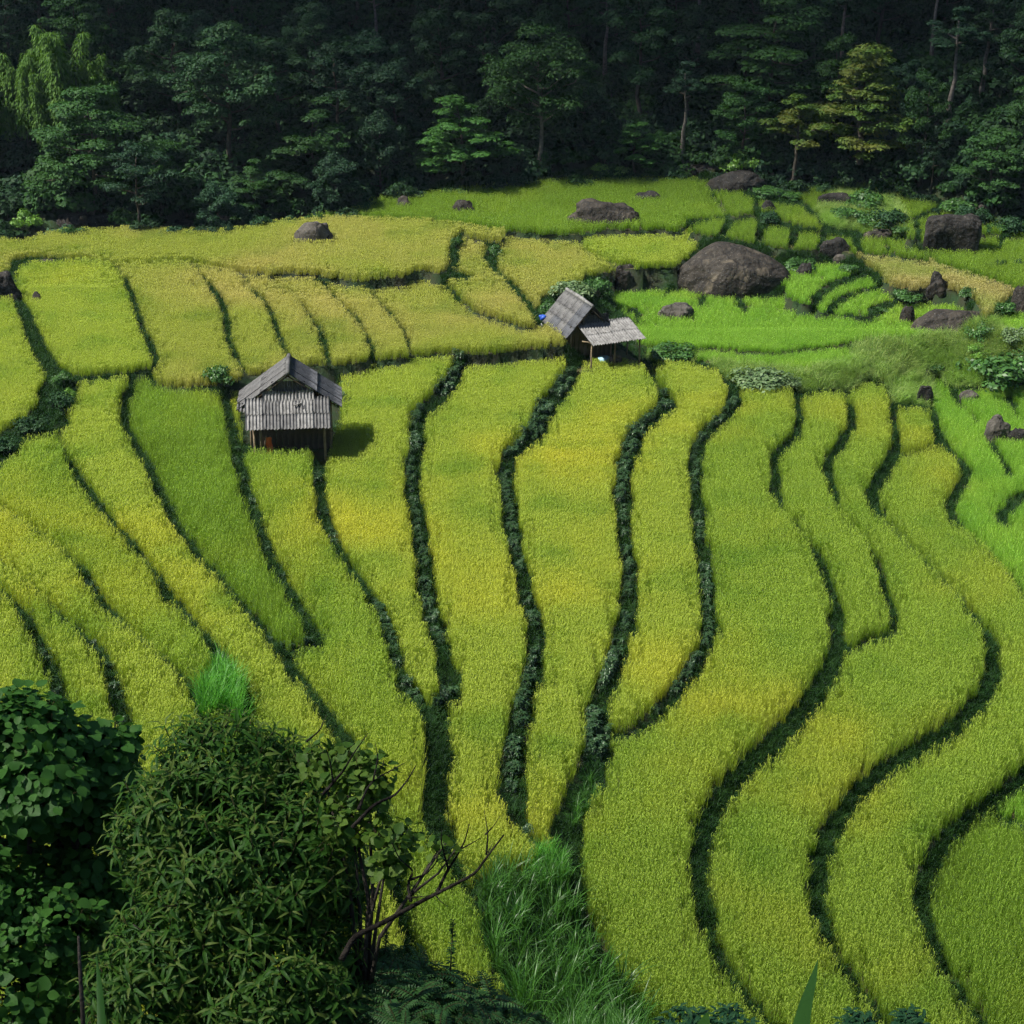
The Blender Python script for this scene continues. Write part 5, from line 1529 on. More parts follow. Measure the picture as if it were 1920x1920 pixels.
for _ in range(6000):
    x = random.uniform(-56, 56); d = 2.5 + 46 * random.random() ** 1.1
    y = float(edge_y(x)) + d
    if abs(x) > y * .32 + 6: continue
    sp = 2.9 + d * .05
    if any((x - a) ** 2 + (y - b) ** 2 < max(sp, c if d < 9 else 1.5) ** 2 for a, b, c in pl): continue
    u_, v_ = project(x, y, float(ground(x, y)) + 4)
    if 225 < u_ < 335 and v_ < 60 and d > 12: continue
    if u_ < 250 and d < 9: continue
    pl.append((x, y, sp))
    k = random.choice(KEYS)
    if d < 7: k = random.choice(['round_a', 'broad_c', 'broad_b', 'airy_a'])
    H = {'tall_a': random.uniform(9.5, 13), 'round_a': random.uniform(3.5, 5.5)}.get(k, random.uniform(6, 9.5)) * (.72 if d < 7 else 1)
    px, py = project(x, y, float(ground(x, y)) + H * .6)
    an = min(ANCHOR, key=lambda q: abs(q[0] - px) + .6 * abs(q[1] - py))
    side = 'left of' if px < an[0] - 25 else 'right of' if px > an[0] + 25 else 'behind' if py < an[1] else 'in front of'
    hgt = 'high ' if d > 22 else 'low ' if d < 8 else ''
    place_tree(k, Vector((x, y, float(ground(x, y)) - .15)), H, None, TXT[k] + ' ' + hgt + 'in the forest, ' + side + ' the ' + an[2], 'trees of the shaded forest slope')
    cnt += 1
print('filler trees', cnt)

# undergrowth --------------------------------------------------------------------
def shrub_mesh(key, r=.8, n=9, leaf=.2, lpp=60, h=.9):
    mb = MB()
    for k in range(n):
        a = RNG.uniform(0, 6.28); q = r * RNG.random() ** .6 * .8
        z = h * RNG.uniform(.25, .9) * (1 - .4 * q / r)
        mb.tube([(0, 0, -.2), (q * .6 * math.cos(a), q * .6 * math.sin(a), z * .7)], [.02, .01], 3, 1)
        pad(mb, (q * math.cos(a), q * math.sin(a), z), r * .42, .75, lpp, leaf)
    return mb.mesh('shrub', [LEAF[key] if key in LEAF else M[key], M['bark']])
UND = [shrub_mesh('dark', 1.0, 10, .24), shrub_mesh('mid', .9, 9, .22), shrub_mesh('dark', 1.1, 12, .2, 70, 1.4), shrub_mesh('blue', .9, 9, .2), shrub_mesh('mid', 1.2, 11, .22, 60, .8)]
G_UND = scatter_group('undergrowth', proto_collection('undergrowth', UND))
X, Y = np.meshgrid(np.arange(-62, 62, 1.15), np.arange(98, 196, 1.15))
X = (X + RNG.uniform(-.5, .5, X.shape)).ravel(); Y = (Y + RNG.uniform(-.5, .5, Y.shape)).ravel()
d = Y - edge_y(X)
ok = (d > .7) & (d < 50) & (np.abs(X) < Y * .33 + 6)
leftstream = (X < -11) & (d < 6.5) & (d > 1.2)
ok &= ~(leftstream & (RNG.random(len(X)) < .7))
X, Y, d = X[ok], Y[ok], d[ok]
o = scatter_obj('forest_undergrowth', np.stack([X, Y, ground(X, Y) - .1], -1), G_UND, 5, .7, 1.5, .15, scl=RNG.uniform(.8, 1.9, len(X)) * np.where(d < 3, .5, 1))
tag(o, 'dark tangled undergrowth covering the shaded forest slope', 'undergrowth', kind='stuff')

# bushes one can tell apart --------------------------------------------------------
M['bush_green'] = leaf_mat('bush_green', (0.03, 0.09, 0.02), (0.08, 0.19, 0.04), (0.05, 0.13, 0.03), .25, .45, .35, 1.0)
M['bush_bright'] = leaf_mat('bush_bright', (0.08, 0.20, 0.03), (0.18, 0.34, 0.05), None, .3, .45, .35)
M['bush_grey'] = leaf_mat('bush_grey', (0.07, 0.13, 0.05), (0.16, 0.24, 0.10), None, .25, .5, .35)
BUSH = {k: [shrub_mesh('bush_' + k, 1.0, 14, .17, 80, 1.1) for _ in range(2)] for k in ('green', 'bright', 'grey')}
BUSH['dark'] = [shrub_mesh('dark', 1.0, 14, .17, 80, 1.1) for _ in range(2)]
for (cx, by, wpx, hpx, key, label) in [
 (415, 735, 62, 60, 'green', 'leafy bush at the left rear corner of the gable hut'),
 (640, 762, 44, 48, 'grey', 'grey-green bush at the right side of the gable hut'),
 (652, 735, 34, 34, 'green', 'small bush behind the right side of the gable hut'),
 (1068, 562, 90, 44, 'grey', 'dry-tipped bush directly behind the lean-to hut'),
 (1118, 560, 60, 50, 'green', 'green bush right behind the lean-to hut roof'),
 (1030, 590, 40, 36, 'green', 'low bush under the eave of the lean-to hut'),
 (1262, 672, 84, 38, 'green', 'dark leafy bush right of the lean-to hut'),
 (1420, 728, 120, 48, 'grey', 'wide grey-green bush in the middle of the meadow edge'),
 (1476, 728, 60, 30, 'grey', 'low bush touching the wide meadow bush'),
 (1445, 420, 50, 30, 'dark', 'dark round bush among the small plots'),
 (1432, 368, 70, 24, 'green', 'bush at the foot of the dark domed boulder'),
 (1480, 374, 50, 18, 'green', 'low bush trailing right of the dark domed boulder'),
 (1388, 330, 74, 56, 'bright', 'bright willow-like bush behind the dark domed boulder'),
 (1272, 338, 60, 22, 'green', 'low bush left of the dark domed boulder'),
 (1250, 326, 40, 26, 'green', 'small bush by the forest edge left of the domed boulder'),
 (1122, 330, 44, 26, 'bright', 'small bright bush at the forest edge near the forked tree'),
 (1164, 332, 36, 22, 'bright', 'tiny bright bush at the forest edge'),
 (1220, 332, 34, 20, 'green', 'tiny bush at the forest edge, right of the bright ones'),
 (1622, 392, 80, 46, 'green', 'leafy shrub on top of the mound'),
 (1590, 415, 70, 36, 'green', 'shrub on the left flank of the mound'),
 (1662, 428, 80, 50, 'dark', 'dark shrub on the right flank of the mound'),
 (1630, 425, 60, 30, 'green', 'low shrub in the middle of the mound'),
 (1690, 440, 40, 22, 'green', 'small shrub at the right foot of the mound'),
 (1588, 352, 56, 30, 'bright', 'light bush beside the trunk of the yellow-brown tree'),
 (1800, 396, 70, 30, 'green', 'bush between the plots and the forest above the tall dark boulder'),
 (1860, 726, 150, 78, 'green', 'large dark bush at the right edge of the meadow'),
 (1915, 700, 90, 60, 'green', 'bush behind the large dark meadow bush at the right edge'),
 (1832, 668, 60, 28, 'bright', 'bush with bright feathery leaf tips on the large meadow bush'),
 (1838, 632, 70, 40, 'green', 'weedy bush in front of the wide low boulder'),
 (1905, 640, 60, 36, 'grey', 'grey-green weeds at the right edge of the meadow'),
 (1748, 700, 44, 24, 'green', 'weeds growing over the dark meadow stone'),
 (1655, 586, 26, 14, 'green', 'tiny bush in the bright green terraces'),
 (1700, 566, 60, 26, 'green', 'bush beside the pointed grey boulder'),
 (1590, 512, 40, 24, 'green', 'bush at the upper end of the curved terraces'),
 (1500, 508, 60, 34, 'green', 'bush beside the right end of the largest boulder'),
 (1815, 560, 34, 30, 'green', 'small bush in the tan rice'),
 (1880, 590, 50, 34, 'green', 'bush on the bank at the right below the tan rice'),
 (1876, 502, 22, 24, 'dark', 'small dark clump in the green field at right'),
 (1912, 500, 26, 20, 'dark', 'dark clump at the right edge of the green field'),
 (930, 482, 30, 32, 'green', 'round grass bush on the right short bank'),
 (856, 468, 26, 36, 'green', 'grassy bush on the left short bank'),
 (50, 438, 66, 50, 'bright', 'bright sapling bush at the far left forest edge'),
 (230, 418, 40, 44, 'green', 'small upright bush by the stream'),
 (392, 422, 30, 48, 'bright', 'thin pale bush at the stream beside the grey boulder'),
 (445, 424, 40, 26, 'green', 'low bush right of the grey stream boulder'),
 (110, 770, 60, 50, 'dark', 'dark bush filling the overgrown gully'),
 (135, 760, 34, 44, 'bright', 'light green ferny bush on the gully side'),
 (60, 812, 70, 46, 'dark', 'dark bush low in the overgrown gully'),
 (10, 850, 60, 46, 'dark', 'dark bush in the gully at the left edge'),
 (115, 722, 50, 36, 'green', 'bush at the upper end of the gully'),
]:
    p = hit(cx, by, 0.05); s = px_scale(p)
    o = link('bush', random.choice(BUSH[key]))
    o.location = p
    o.rotation_euler = (0, 0, random.uniform(0, 6.28))
    w = wpx / s
    o.scale = (w / 2.1, w / 2.1, max(hpx / s / 1.35, .25))
    tag(o, label, 'bush', 'bushes among the terraces')

# the house above the forest --------------------------------------------------------
p = hit(282, 16, 0.0)
hs = empty('house', p + Vector((0, .6, 0)), .05)
tag(hs, 'dim house on a brown ledge at the top left, mostly out of frame', 'house')
mb = MB(); mb.box((0, 0, .02), (3.6, 1.0, .5)); mb.build('plinth', simple_mat('plinth', (.16, .12, .10), (.24, .19, .16), 4), hs, smooth=False)
mb = MB(); mb.box((0, 1.9, 1.4), (4.4, 3.0, 2.6)); mb.build('wall', simple_mat('house_wall', (.035, .04, .06), (.06, .065, .09), 3), hs, smooth=False)
mb = MB(); mb.box((.72, .38, .85), (.95, .06, 1.2)); mb.build('shutter', M['white'], hs, smooth=False)
mb = MB(); mb.box((.02, .38, .85), (.2, .08, 1.25)); mb.build('post', simple_mat('orange_wood', (.5, .22, .08), (.6, .28, .1), 4), hs, smooth=False)
mb = MB(); mb.add([(-2.6, -.2, 2.6), (2.6, -.2, 2.6), (2.6, 1.9, 3.7), (-2.6, 1.9, 3.7), (2.6, 4, 2.6), (-2.6, 4, 2.6), (-2.6, -.2, 2.5), (2.6, -.2, 2.5), (2.6, 1.9, 3.6), (-2.6, 1.9, 3.6), (2.6, 4, 2.5), (-2.6, 4, 2.5)],
   [(0, 1, 2, 3), (3, 2, 4, 5), (7, 6, 9, 8), (8, 9, 11, 10), (0, 6, 7, 1), (5, 4, 10, 11)]); mb.build('roof', M['sheet_dark'], hs, smooth=False)
p = hit(48, 16, 0.0)
mb = MB(); mb.box((0, 0, .5), (.95, .8, 1.4)); mb.box((.75, .1, .4), (.5, .7, 1.2))
hs2 = mb.build('water_tank', simple_mat('tank', (.09, .11, .18), (.13, .15, .22), 3), None, p, smooth=False)
tag(hs2, 'bluish grey tank between trees at the top left corner', 'tank')

# unseen clouds added to shade the forest and dim the near slope --------------------------------------------------------
def shade_cloud(cx, cy, sx, sy, alt, seed, label):
    mb_ = bmesh.new()
    rg = random.Random(seed)
    me = bpy.data.meshes.new('shade_cloud')
    bmesh.ops.create_icosphere(mb_, subdivisions=5, radius=1)
    for v in mb_.verts:
        q = v.co
        r = 1 + .10 * mnoise.noise(q * 2.2 + Vector((seed, 0, 0))) + .05 * mnoise.noise(q * 6 + Vector((0, seed, 0)))
        # square-ish plan so that the deck covers evenly
        m = max(abs(q.x), abs(q.y), 1e-3); l = math.hypot(q.x, q.y)
        k = (l / m) ** .8 if l > 1e-3 else 1
        v.co = Vector((q.x * k * r * sx, q.y * k * r * sy, q.z * r * 30))
    mb_.to_mesh(me); mb_.free()
    me.polygons.foreach_set('use_smooth', [True] * len(me.polygons))
    m = bpy.data.materials.get('shade_cloud') or simple_mat('shade_cloud', (.8, .8, .8), (.85, .85, .85), .02, 1.0)
    me.materials.append(m)
    t = alt / SUN_DIR.z
    o = link('shade_cloud', me, None, (cx + SUN_DIR.x * t, cy + SUN_DIR.y * t, alt))
    return tag(o, label, 'shade_cloud', kind='stuff')
CL = shade_cloud(0, 119 + 160, 420, 160, 1700, 5, 'unseen cloudbank added to shade the forest slope')
CL2 = shade_cloud(0, 20 - 170, 600, 170, 5000, 9, 'unseen high cloudbank added to dim the near slope and lowest fields')
# ------------------------------------------------------------------ near trees on the viewer's slope
M['lance'] = leaf_mat('lance_leaf', (0.028, 0.100, 0.014), (0.080, 0.195, 0.026), (0.05, 0.14, 0.02), .3, .5, .2, 1.5)
M['lance_tip'] = leaf_mat('lance_young', (0.10, 0.20, 0.03), (0.17, 0.24, 0.05), None, .35, .5, .2)
M['broad'] = leaf_mat('broad_leaf', (0.036, 0.125, 0.022), (0.09, 0.24, 0.038), (0.058, 0.17, 0.03), .3, .5, .2, 1.5)
M['broad_lt'] = leaf_mat('broad_leaf_light', (0.06, 0.15, 0.02), (0.16, 0.27, 0.04), None, .35, .5, .2)
M['fern'] = leaf_mat('fern_leaf', (0.028, 0.10, 0.026), (0.075, 0.19, 0.045), None, .2, .45, .4)
M['bark_near'] = simple_mat('bark_near', (0.018, 0.015, 0.012), (0.05, 0.042, 0.034), 9, .9, .5, 40, 6, .15)
M['teal'] = leaf_mat('teal_leaf', (0.02, 0.085, 0.03), (0.045, 0.13, 0.045), None, .2, .4, .45)
M['blade'] = leaf_mat('blade_leaf', (0.05, 0.16, 0.02), (0.08, 0.22, 0.03), None, .35, .4, .4)

def P3(px, py, fwd):
    """point at a forward distance along a line of sight"""
    d = ray(px, py)
    return np.array((d.x * fwd, d.y * fwd, CAM_Z + d.z * fwd))

def lance_spray(n, ln, mats):
    mb = MB()
    mb.tube([(0, 0, -.10), (0, 0, .03)], [.004, .003], 4, 1)
    az = np.arange(n) * 2.4 + RNG.uniform(-.4, .4, n)
    k = np.linspace(0, 1, n)
    el = -.15 + .95 * k + RNG.uniform(-.25, .25, n)
    D = np.stack([np.cos(az) * np.cos(el), np.sin(az) * np.cos(el), np.sin(el)], -1)
    Pp = np.stack([0 * k, 0 * k, -.07 + .10 * k], -1) + D * .012
    L_ = ln * RNG.uniform(.75, 1.15, n) * (1 - .35 * k)
    V, F = leaf_strip(Pp, D, np.tile((0, 0, 1.), (n, 1)), L_, L_ * RNG.uniform(.19, .26, n), .5, .22)
    y = k > .8
    mb.addarr(V[~y], F, 0); 
    if y.any(): mb.addarr(V[y], F, 2)
    return mb.mesh('leaf_spray', mats)

def broad_spray(n, ln, mats):
    mb = MB()
    mb.tube([(0, 0, -.12), (.02, 0, .02)], [.004, .003], 4, 1)
    az = np.arange(n) * 2.4 + RNG.uniform(-.4, .4, n)
    k = np.linspace(0, 1, n)
    el = -.1 + .6 * k + RNG.uniform(-.2, .2, n)
    D = np.stack([np.cos(az) * np.cos(el), np.sin(az) * np.cos(el), np.sin(el)], -1)
    Pp = np.stack([0 * k, 0 * k, -.10 + .11 * k], -1) + D * .05
    L_ = ln * RNG.uniform(.7, 1.15, n)
    S = unit(np.cross(D, np.tile((0, 0, 1.), (n, 1)))); U = np.cross(S, D)
    a = [(0, 0, 0), (.18, -.36, .06), (.18, .36, .06), (.5, -.46, .05), (.5, .46, .05), (.8, -.26, -.05), (.8, .26, -.05), (1, 0, -.18), (.5, 0, -.03)]
    V = np.stack([Pp + D * (L_ * q[0])[:, None] + S * (L_ * q[1])[:, None] + U * (L_ * q[2])[:, None] for q in a], 1)
    mb.addarr(V, [(0, 8, 3, 1), (0, 2, 4, 8), (3, 8, 7, 5), (8, 4, 6, 7)], 0)
    return mb.mesh('leaf_spray', mats)

LS = [lance_spray(n, .145, [M['lance'], M['stem'], M['lance_tip']]) for n in (9, 11, 8, 10, 12, 9)]
BS = [broad_spray(n, .12, [M['broad'], M['stem']]) for n in (6, 7, 5, 8)]
BL = [broad_spray(n, .10, [M['broad_lt'], M['stem']]) for n in (5, 6, 4)]

def crown_points(blobs, n, shell=.75):
    """sample points and outward normals in a union of ellipsoids [(c, r(3))]"""
    w = np.array([b[1][0] * b[1][2] for b in blobs]); w = w / w.sum()
    idx = RNG.choice(len(blobs), n, p=w)
    d = unit(RNG.normal(0, 1, (n, 3)))
    rr = 1 - (1 - shell) * RNG.random(n) ** .8 * 1.6
    C = np.array([b[0] for b in blobs])[idx]; R = np.array([b[1] for b in blobs])[idx]
    return C + d * R * rr[:, None], d

def spray_object(me, pos, nrm, parent, origin, s, name='leaf_spray'):
    o = link(name, me, parent)
    z = Vector(unit(nrm * .8 + np.array((0, 0, .75)) + RNG.normal(0, .25, 3)))
    q = z.to_track_quat('Z', 'Y')
    o.rotation_mode = 'QUATERNION'
    from mathutils import Quaternion
    o.rotation_quaternion = q @ Quaternion((0, 0, 1), random.uniform(0, 6.28))
    o.location = Vector(pos) - Vector(origin)
    o.scale = (s, s, s)
    return o

CAMV = np.array((0, 0, CAM_Z))
def leafy_tree(name, label, root, blobs, meshes, n, nparts, gcoll, smin=.8, smax=1.25, bark='bark', branches=None, rtrunk=.06, shell=.75, cat='tree', nbr=60):
    """trunk and limbs to every blob, the outermost sprays towards the viewer as parts, the rest of the crown as one mass"""
    o = empty(name, root)
    tag(o, label, cat)
    root = np.array(root)
    T = MB()
    cc = np.mean([b[0] for b in blobs], 0)
    fork = root + (cc - root) * .55 + np.array((0, 0, -.1))
    T.tube([np.zeros(3), (fork - root) * .5 + RNG.normal(0, .05, 3), fork - root], [rtrunk, rtrunk * .85, rtrunk * .7], 8)
    for c, r in blobs:
        mid = (fork + np.array(c)) / 2 + RNG.normal(0, .08, 3)
        T.tube([fork - root, mid - root, np.array(c) - root], [rtrunk * .5, rtrunk * .35, rtrunk * .15], 6)
        for _ in range(nbr // len(blobs)):
            d = unit(RNG.normal(0, 1, 3) + np.array((0, 0, .3)))
            e = np.array(c) + d * np.array(r) * .8
            s0 = np.array(c) + (mid - np.array(c)) * RNG.uniform(0, .6)
            T.tube([s0 - root, (s0 + e) / 2 + RNG.normal(0, .04, 3) - root, e - root], [.012, .008, .004], 4)
    T.build('trunk', M[bark], o)
    P, Nn = crown_points(blobs, n, shell)
    ins = np.zeros(n, int)
    for c, r in blobs:
        ins += ((((P - np.array(c)) / np.array(r)) ** 2).sum(1) < .45).astype(int)
    face = -(P - CAMV) / np.linalg.norm(P - CAMV, axis=1)[:, None]
    score = (Nn * face).sum(1) + .5 * Nn[:, 2] - ins
    order = np.argsort(-score)
    for i in order[:nparts]:
        spray_object(meshes[i % len(meshes)], P[i], Nn[i], o, root, random.uniform(smin, smax))
    R_ = order[nparts:]
    if len(R_):
        me_pts = P[R_] - root
        z = unit(Nn[R_] * .8 + np.array((0, 0, .75)) + RNG.normal(0, .25, (len(R_), 3)))
        rx = np.arccos(np.clip(z[:, 2], -1, 1)); rz = np.arctan2(z[:, 1], z[:, 0]) + math.pi / 2
        c = scatter_obj('crown', me_pts, gcoll, len(meshes), smin, smax, parent=o)
        rot = np.stack([rx, 0 * rx, rz], -1)
        c.data.attributes['rot'].data.foreach_set('vector', rot.astype(np.float32).ravel())
        c['kind'] = 'stuff'
    return o

G_LS = scatter_group('lance_sprays', proto_collection('lance_sprays', LS))
G_BS = scatter_group('broad_sprays', proto_collection('broad_sprays', BS))
G_BL = scatter_group('light_sprays', proto_collection('light_sprays', BL))

def blob(px, py, fwd, rx_px, rz_px, ry=None):
    s = FPX / fwd
    return (P3(px, py, fwd), (rx_px / s, (ry if ry else rx_px / s * .9), rz_px / s))
def foot(px, py, fwd):
    q = P3(px, py, fwd)
    return Vector((q[0], q[1], float(ground(q[0], q[1])) - .1))

# lance-leaved tree in front
leafy_tree('lance_leaved_tree', 'near shrubby tree with drooping lance-shaped leaves at the bottom left', foot(470, 1700, 13.2),
           [blob(410, 1425, 13.2, 140, 85), blob(500, 1440, 13.4, 90, 70), blob(330, 1560, 13.0, 130, 140), blob(545, 1500, 13.4, 130, 110), blob(480, 1620, 12.9, 210, 150), blob(615, 1650, 13.5, 95, 130), blob(350, 1760, 12.8, 160, 130), blob(520, 1830, 12.8, 200, 140), blob(270, 1880, 12.7, 130, 110)],
           LS, 1900, 295, G_LS, .8, 1.25, rtrunk=.09)
# broad-leaved tree at the left edge
leafy_tree('broad_leaved_tree', 'near tree with broad rounded leaves at the left edge', foot(30, 1700, 14.2),
           [blob(20, 1370, 14.2, 120, 70), blob(95, 1400, 14.4, 80, 70), blob(-60, 1420, 14.2, 110, 110), blob(60, 1470, 14.0, 110, 80), blob(185, 1450, 14.6, 75, 60), blob(200, 1400, 14.7, 60, 40), blob(165, 1510, 14.4, 70, 45)],
           BS, 1100, 280, G_BS, .6, 1.1, rtrunk=.08)
# shaded broad-leaved mass below it
leafy_tree('shaded_shrub', 'dark broad-leaved shrub in the bottom left corner', foot(60, 1900, 13.6),
           [blob(40, 1620, 14.6, 170, 110), blob(60, 1740, 13.8, 140, 90), blob(160, 1640, 14.8, 120, 110), blob(20, 1850, 13.6, 150, 90), blob(150, 1800, 14.2, 90, 110), blob(230, 1720, 14.6, 80, 120), blob(-60, 1700, 13.8, 120, 160)],
           BS, 1300, 200, G_BS, .5, 1.0, rtrunk=.06, cat='shrub')
# tree with bare curving branches on the right
root = foot(640, 1900, 12.4)
o = leafy_tree('bare_branched_tree', 'near tree with long bare twigs and light round leaves right of the lance-leaved one', root,
           [blob(640, 1430, 12.8, 60, 40), blob(690, 1460, 12.6, 55, 50), blob(660, 1530, 12.7, 60, 50), blob(735, 1570, 12.5, 60, 30), blob(725, 1610, 12.5, 35, 28), blob(835, 1582, 12.3, 34, 14), blob(600, 1420, 12.9, 40, 40)],
           BL, 190, 120, G_BL, .55, .95, rtrunk=.045, nbr=20, bark='bark')
D_ = 12.3
for k, (pts, r) in enumerate([
 ([(640, 1800), (665, 1755), (720, 1728), (790, 1690), (820, 1672), (890, 1640), (915, 1600), (945, 1565)], .026),
 ([(820, 1672), (838, 1630), (850, 1600), (870, 1580), (880, 1545)], .015), ([(850, 1600), (875, 1590), (902, 1571)], .009), ([(840, 1628), (830, 1580), (828, 1555)], .009),
 ([(912, 1602), (912, 1570), (908, 1520)], .009), ([(910, 1565), (922, 1550), (937, 1530)], .007), ([(915, 1598), (925, 1580)], .006),
 ([(770, 1690), (765, 1660), (770, 1630), (745, 1610), (735, 1580)], .014), ([(768, 1650), (800, 1640), (815, 1615), (825, 1590)], .010), ([(765, 1684), (800, 1680)], .008), ([(815, 1676), (825, 1690), (840, 1700)], .007),
 ([(660, 1552), (700, 1508), (740, 1490), (765, 1465), (780, 1435)], .016), ([(672, 1518), (690, 1480), (700, 1460), (760, 1430)], .013), ([(700, 1462), (704, 1420), (704, 1395)], .008),
 ([(605, 1490), (640, 1455), (665, 1410), (690, 1375)], .013), ([(625, 1470), (618, 1430), (610, 1400)], .009), ([(575, 1390), (600, 1365), (612, 1340)], .009)]):
    W = np.array([P3(x + random.gauss(0, 2.5) * (0 < q < len(pts) - 1), y + random.gauss(0, 2.5) * (0 < q < len(pts) - 1), D_ + .12 * math.sin(k + q * .8)) for q, (x, y) in enumerate(pts)]) - np.array(root)
    # smooth
    t = np.linspace(0, len(pts) - 1, (len(pts) - 1) * 4 + 1)
    W2 = np.stack([np.interp(t, np.arange(len(pts)), W[:, c]) for c in range(3)], -1)
    W2[1:-1] = (W2[:-2] + 2 * W2[1:-1] + W2[2:]) / 4
    mb = MB(); mb.tube(W2, r * (1 - .78 * np.linspace(0, 1, len(W2)) ** .7), 6)
    mb.build('branch', M['bark_near'], o)

# dark fine-leaved shrubs along the bottom edge
FS = []
for v in range(4):
    mb = MB()
    for q in range(4):
        az = RNG.uniform(0, 6.28); t = np.linspace(0, 1, 12)
        d = np.array((math.cos(az), math.sin(az), 0))
        st = d[None] * (t * .22)[:, None] + np.stack([0 * t, 0 * t, .12 * t - .12 * t ** 2], -1)
        mb.tube(st, .003, 3, 1)
        for sgn in (-1, 1):
            sd = np.array((-d[1], d[0], 0)) * sgn
            V, F = leaf_strip(st[1:], unit(np.tile(sd + d * .4, (11, 1))), np.tile((0, 0, 1.), (11, 1)), .06 * (1.1 - t[1:] * .6), .02 * (1.1 - t[1:] * .6), .2)
            mb.addarr(V, F, 0)
    FS.append(mb.mesh('fern_spray', [M['fern'], M['stem']]))
G_FS = scatter_group('fern_sprays', proto_collection('fern_sprays', FS))
leafy_tree('fine_leaved_shrub', 'dark fine-leaved shrub along the bottom edge left of the tall grass', foot(720, 1960, 13.0),
           [blob(640, 1850, 13.2, 90, 60), blob(720, 1850, 13.0, 90, 60), blob(800, 1880, 13.0, 90, 55), blob(880, 1915, 13.0, 90, 50), blob(600, 1910, 12.8, 120, 70), blob(760, 1950, 12.6, 200, 70), blob(960, 1960, 12.9, 90, 45)],
           FS, 1300, 220, G_FS, .6, 1.2, rtrunk=.03, cat='shrub', shell=.45)
def spire(px, py0, py1, fwd, label):
    r = P3(px, py1, fwd)
    o = empty('leafy_stalk', r); tag(o, label, 'plant')
    top = P3(px + 8, py0, fwd) - r
    mb = MB(); mb.tube([(0, 0, 0), top * .5, top], [.008, .006, .003], 5); mb.build('stem', M['stem'], o)
    n = 90; t = RNG.random(n) ** .9
    az = RNG.uniform(0, 6.28, n); D = unit(np.stack([np.cos(az), np.sin(az), RNG.uniform(.1, .8, n)], -1))
    V, F = leaf_strip(top[None] * t[:, None], D, np.tile((0, 0, 1.), (n, 1)), .06 * (1.15 - .7 * t), .018 * (1.1 - .5 * t), .2)
    mb = MB(); mb.addarr(V, F, 0); mb.build('leaves', M['fern'], o)
spire(842, 1725, 1860, 13.0, 'dark leafy spire standing against the rice at the bottom, right one')
spire(717, 1745, 1850, 13.0, 'dark leafy spire against the rice at the bottom, left one')
for k, (px, py, w, label) in enumerate([(1290, 1930, 90, 'teal-leaved shrub tip at the bottom edge below the broad terrace'), (1365, 1925, 70, 'teal-leaved shrub tip beside the dark leaf at the bottom edge'), (1610, 1928, 60, 'teal-leaved shrub tip between two banks at the bottom edge'), (1712, 1926, 60, 'rightmost teal-leaved shrub tip at the bottom edge')]):
    fw = 13.0
    me = []
    mb = MB()
    for q in range(26):
        a = RNG.uniform(0, 6.28); r = RNG.random() ** .5 * w / (FPX / fw) * .6
        for lv in range(6):
            az = RNG.uniform(0, 6.28, 1); D = np.stack([np.cos(az), np.sin(az), RNG.uniform(.0, .5, 1)], -1)
            V, F = leaf_strip(np.array([[r * math.cos(a), r * math.sin(a), .06 - r * .3 + RNG.uniform(-.05, .05)]]), unit(D), np.array([[0, 0, 1.]]), np.array([.08]), np.array([.026]), .3)
            mb.addarr(V, F, 0)
        mb.tube([(0, 0, -.6), (r * math.cos(a), r * math.sin(a), .04 - r * .3)], [.006, .003], 3, 1)
    o = mb.build('low_shrub', [M['teal'], M['stem']], None, P3(px, py, fw)); tag(o, label, 'shrub')
    mbs = MB(); g = foot(px, py, fw); v0 = np.array(g) - P3(px, py, fw)
    mbs.tube([v0, v0 * .5 + np.array((.02, 0, 0)), (0, 0, -.55)], [.02, .015, .008], 5); mbs.build('stem', M['stem'], o)

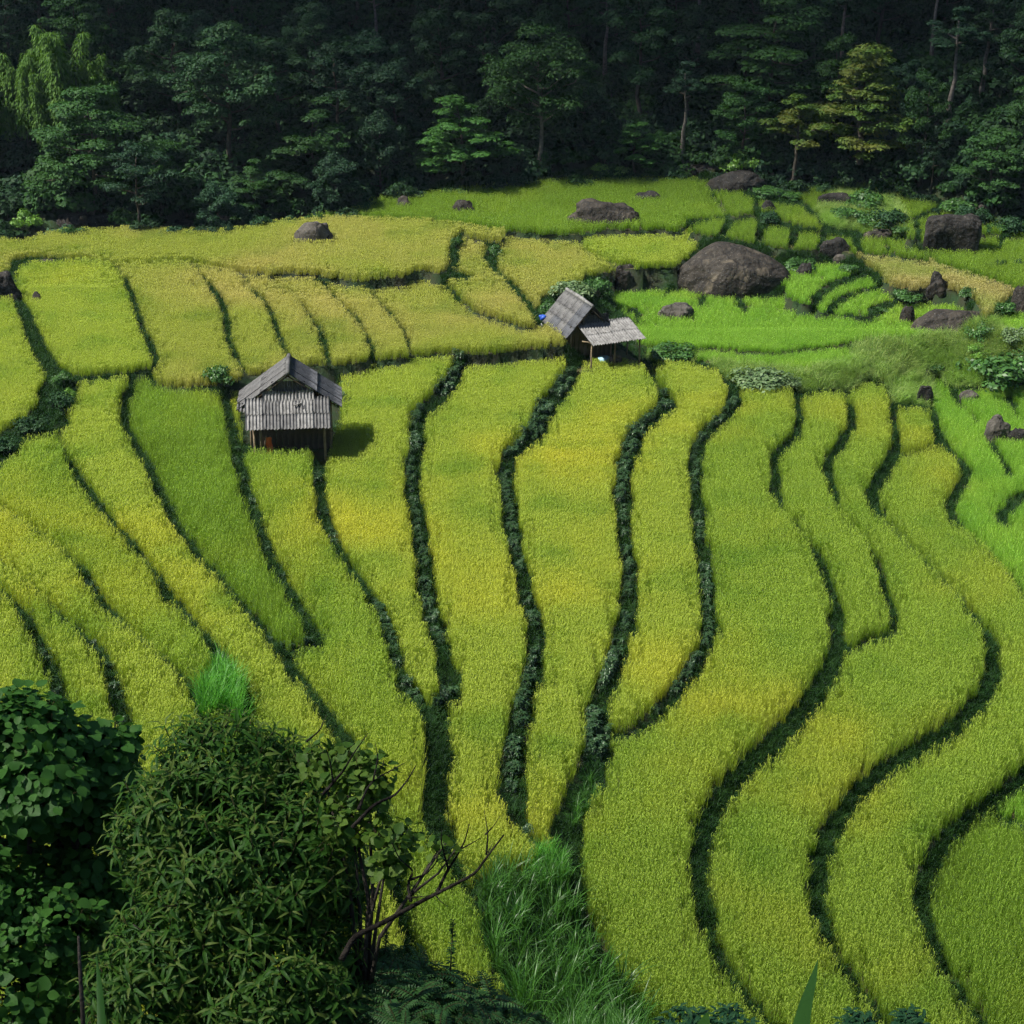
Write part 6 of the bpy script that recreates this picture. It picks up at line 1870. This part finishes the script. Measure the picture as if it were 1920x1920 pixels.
def big_blade(pts, fwd, label, wpx, tipw=0):
    """long leaf blade standing close to the viewer"""
    W = np.array([P3(x, y, fwd + .1 * q) for q, (x, y) in enumerate(pts)])
    n = len(W); s = FPX / fwd
    t = np.linspace(0, 1, n)
    mb = MB(); V = []
    for p, q in zip(W, t):
        hw = wpx / s / 2 * (1 - q) ** .7 + .0008
        V += [p + np.array((-hw, 0.004, 0)), p + np.array((0, -.01 * (1 - q), 0)), p + np.array((hw, .004, 0))]
    V = np.array(V); c = V[1].copy(); V -= c
    F = []
    for k in range(n - 1):
        F += [(k * 3, k * 3 + 1, k * 3 + 4, k * 3 + 3), (k * 3 + 1, k * 3 + 2, k * 3 + 5, k * 3 + 4)]
    mb.add(V, F)
    root = P3(pts[0][0], pts[0][1], fwd)
    o = mb.build('leaf_blade', M['blade'], None, c); tag(o, label, 'leaf')
    g = ground(c[0], c[1]) - c[2]
    mb = MB(); mb.tube([(0, .0, float(g) - .1), (0, 0, float(g) * .4), (0, 0, .02)], [.014, .011, .007], 6); mb.build('stem', M['stem'], o)
big_blade([(1490, 2010), (1502, 1925), (1512, 1880), (1524, 1840), (1534, 1800)], 5.2, 'close green leaf blade rising from the bottom edge right of centre', 40)
big_blade([(1310, 1990), (1312, 1950), (1320, 1918), (1328, 1898)], 5.2, 'close dark leaf tip at the bottom edge', 48)
big_blade([(188, 2010), (190, 1920), (186, 1850), (180, 1790)], 5.4, 'close green leaf blade at the bottom left in front of the shrubs', 22)
mb = MB()
W = [P3(x, y, 9.0) for x, y in ((158, 2000), (155, 1900), (150, 1820), (147, 1755))]
root = W[0].copy(); mb.tube(np.array(W) - root, [.014, .012, .010, .006], 6)
root_o = mb.build('dry_stalk', M['bark'], None, root); tag(root_o, 'dry reddish stalk standing at the bottom left', 'stalk')
# ------------------------------------------------------------------ thin valley haze
mb = MB(); mb.box((0, 1500, 95), (7400, 4600, 230))
hz = mb.mesh('haze', [], False)
hm = bpy.data.materials.new('haze'); hm.use_nodes = True; hm.node_tree.nodes.clear()
pv = hm.node_tree.nodes.new('ShaderNodeVolumePrincipled')
pv.inputs['Color'].default_value = (0.60, 0.80, 1.0, 1)
pv.inputs['Density'].default_value = 0.00014
pv.inputs['Anisotropy'].default_value = 0.2
ho = hm.node_tree.nodes.new('ShaderNodeOutputMaterial')
hm.node_tree.links.new(pv.outputs[0], ho.inputs['Volume'])
hz.materials.append(hm)
haze = tag(link('haze', hz), 'thin bluish haze filling the valley air', 'haze', kind='stuff')
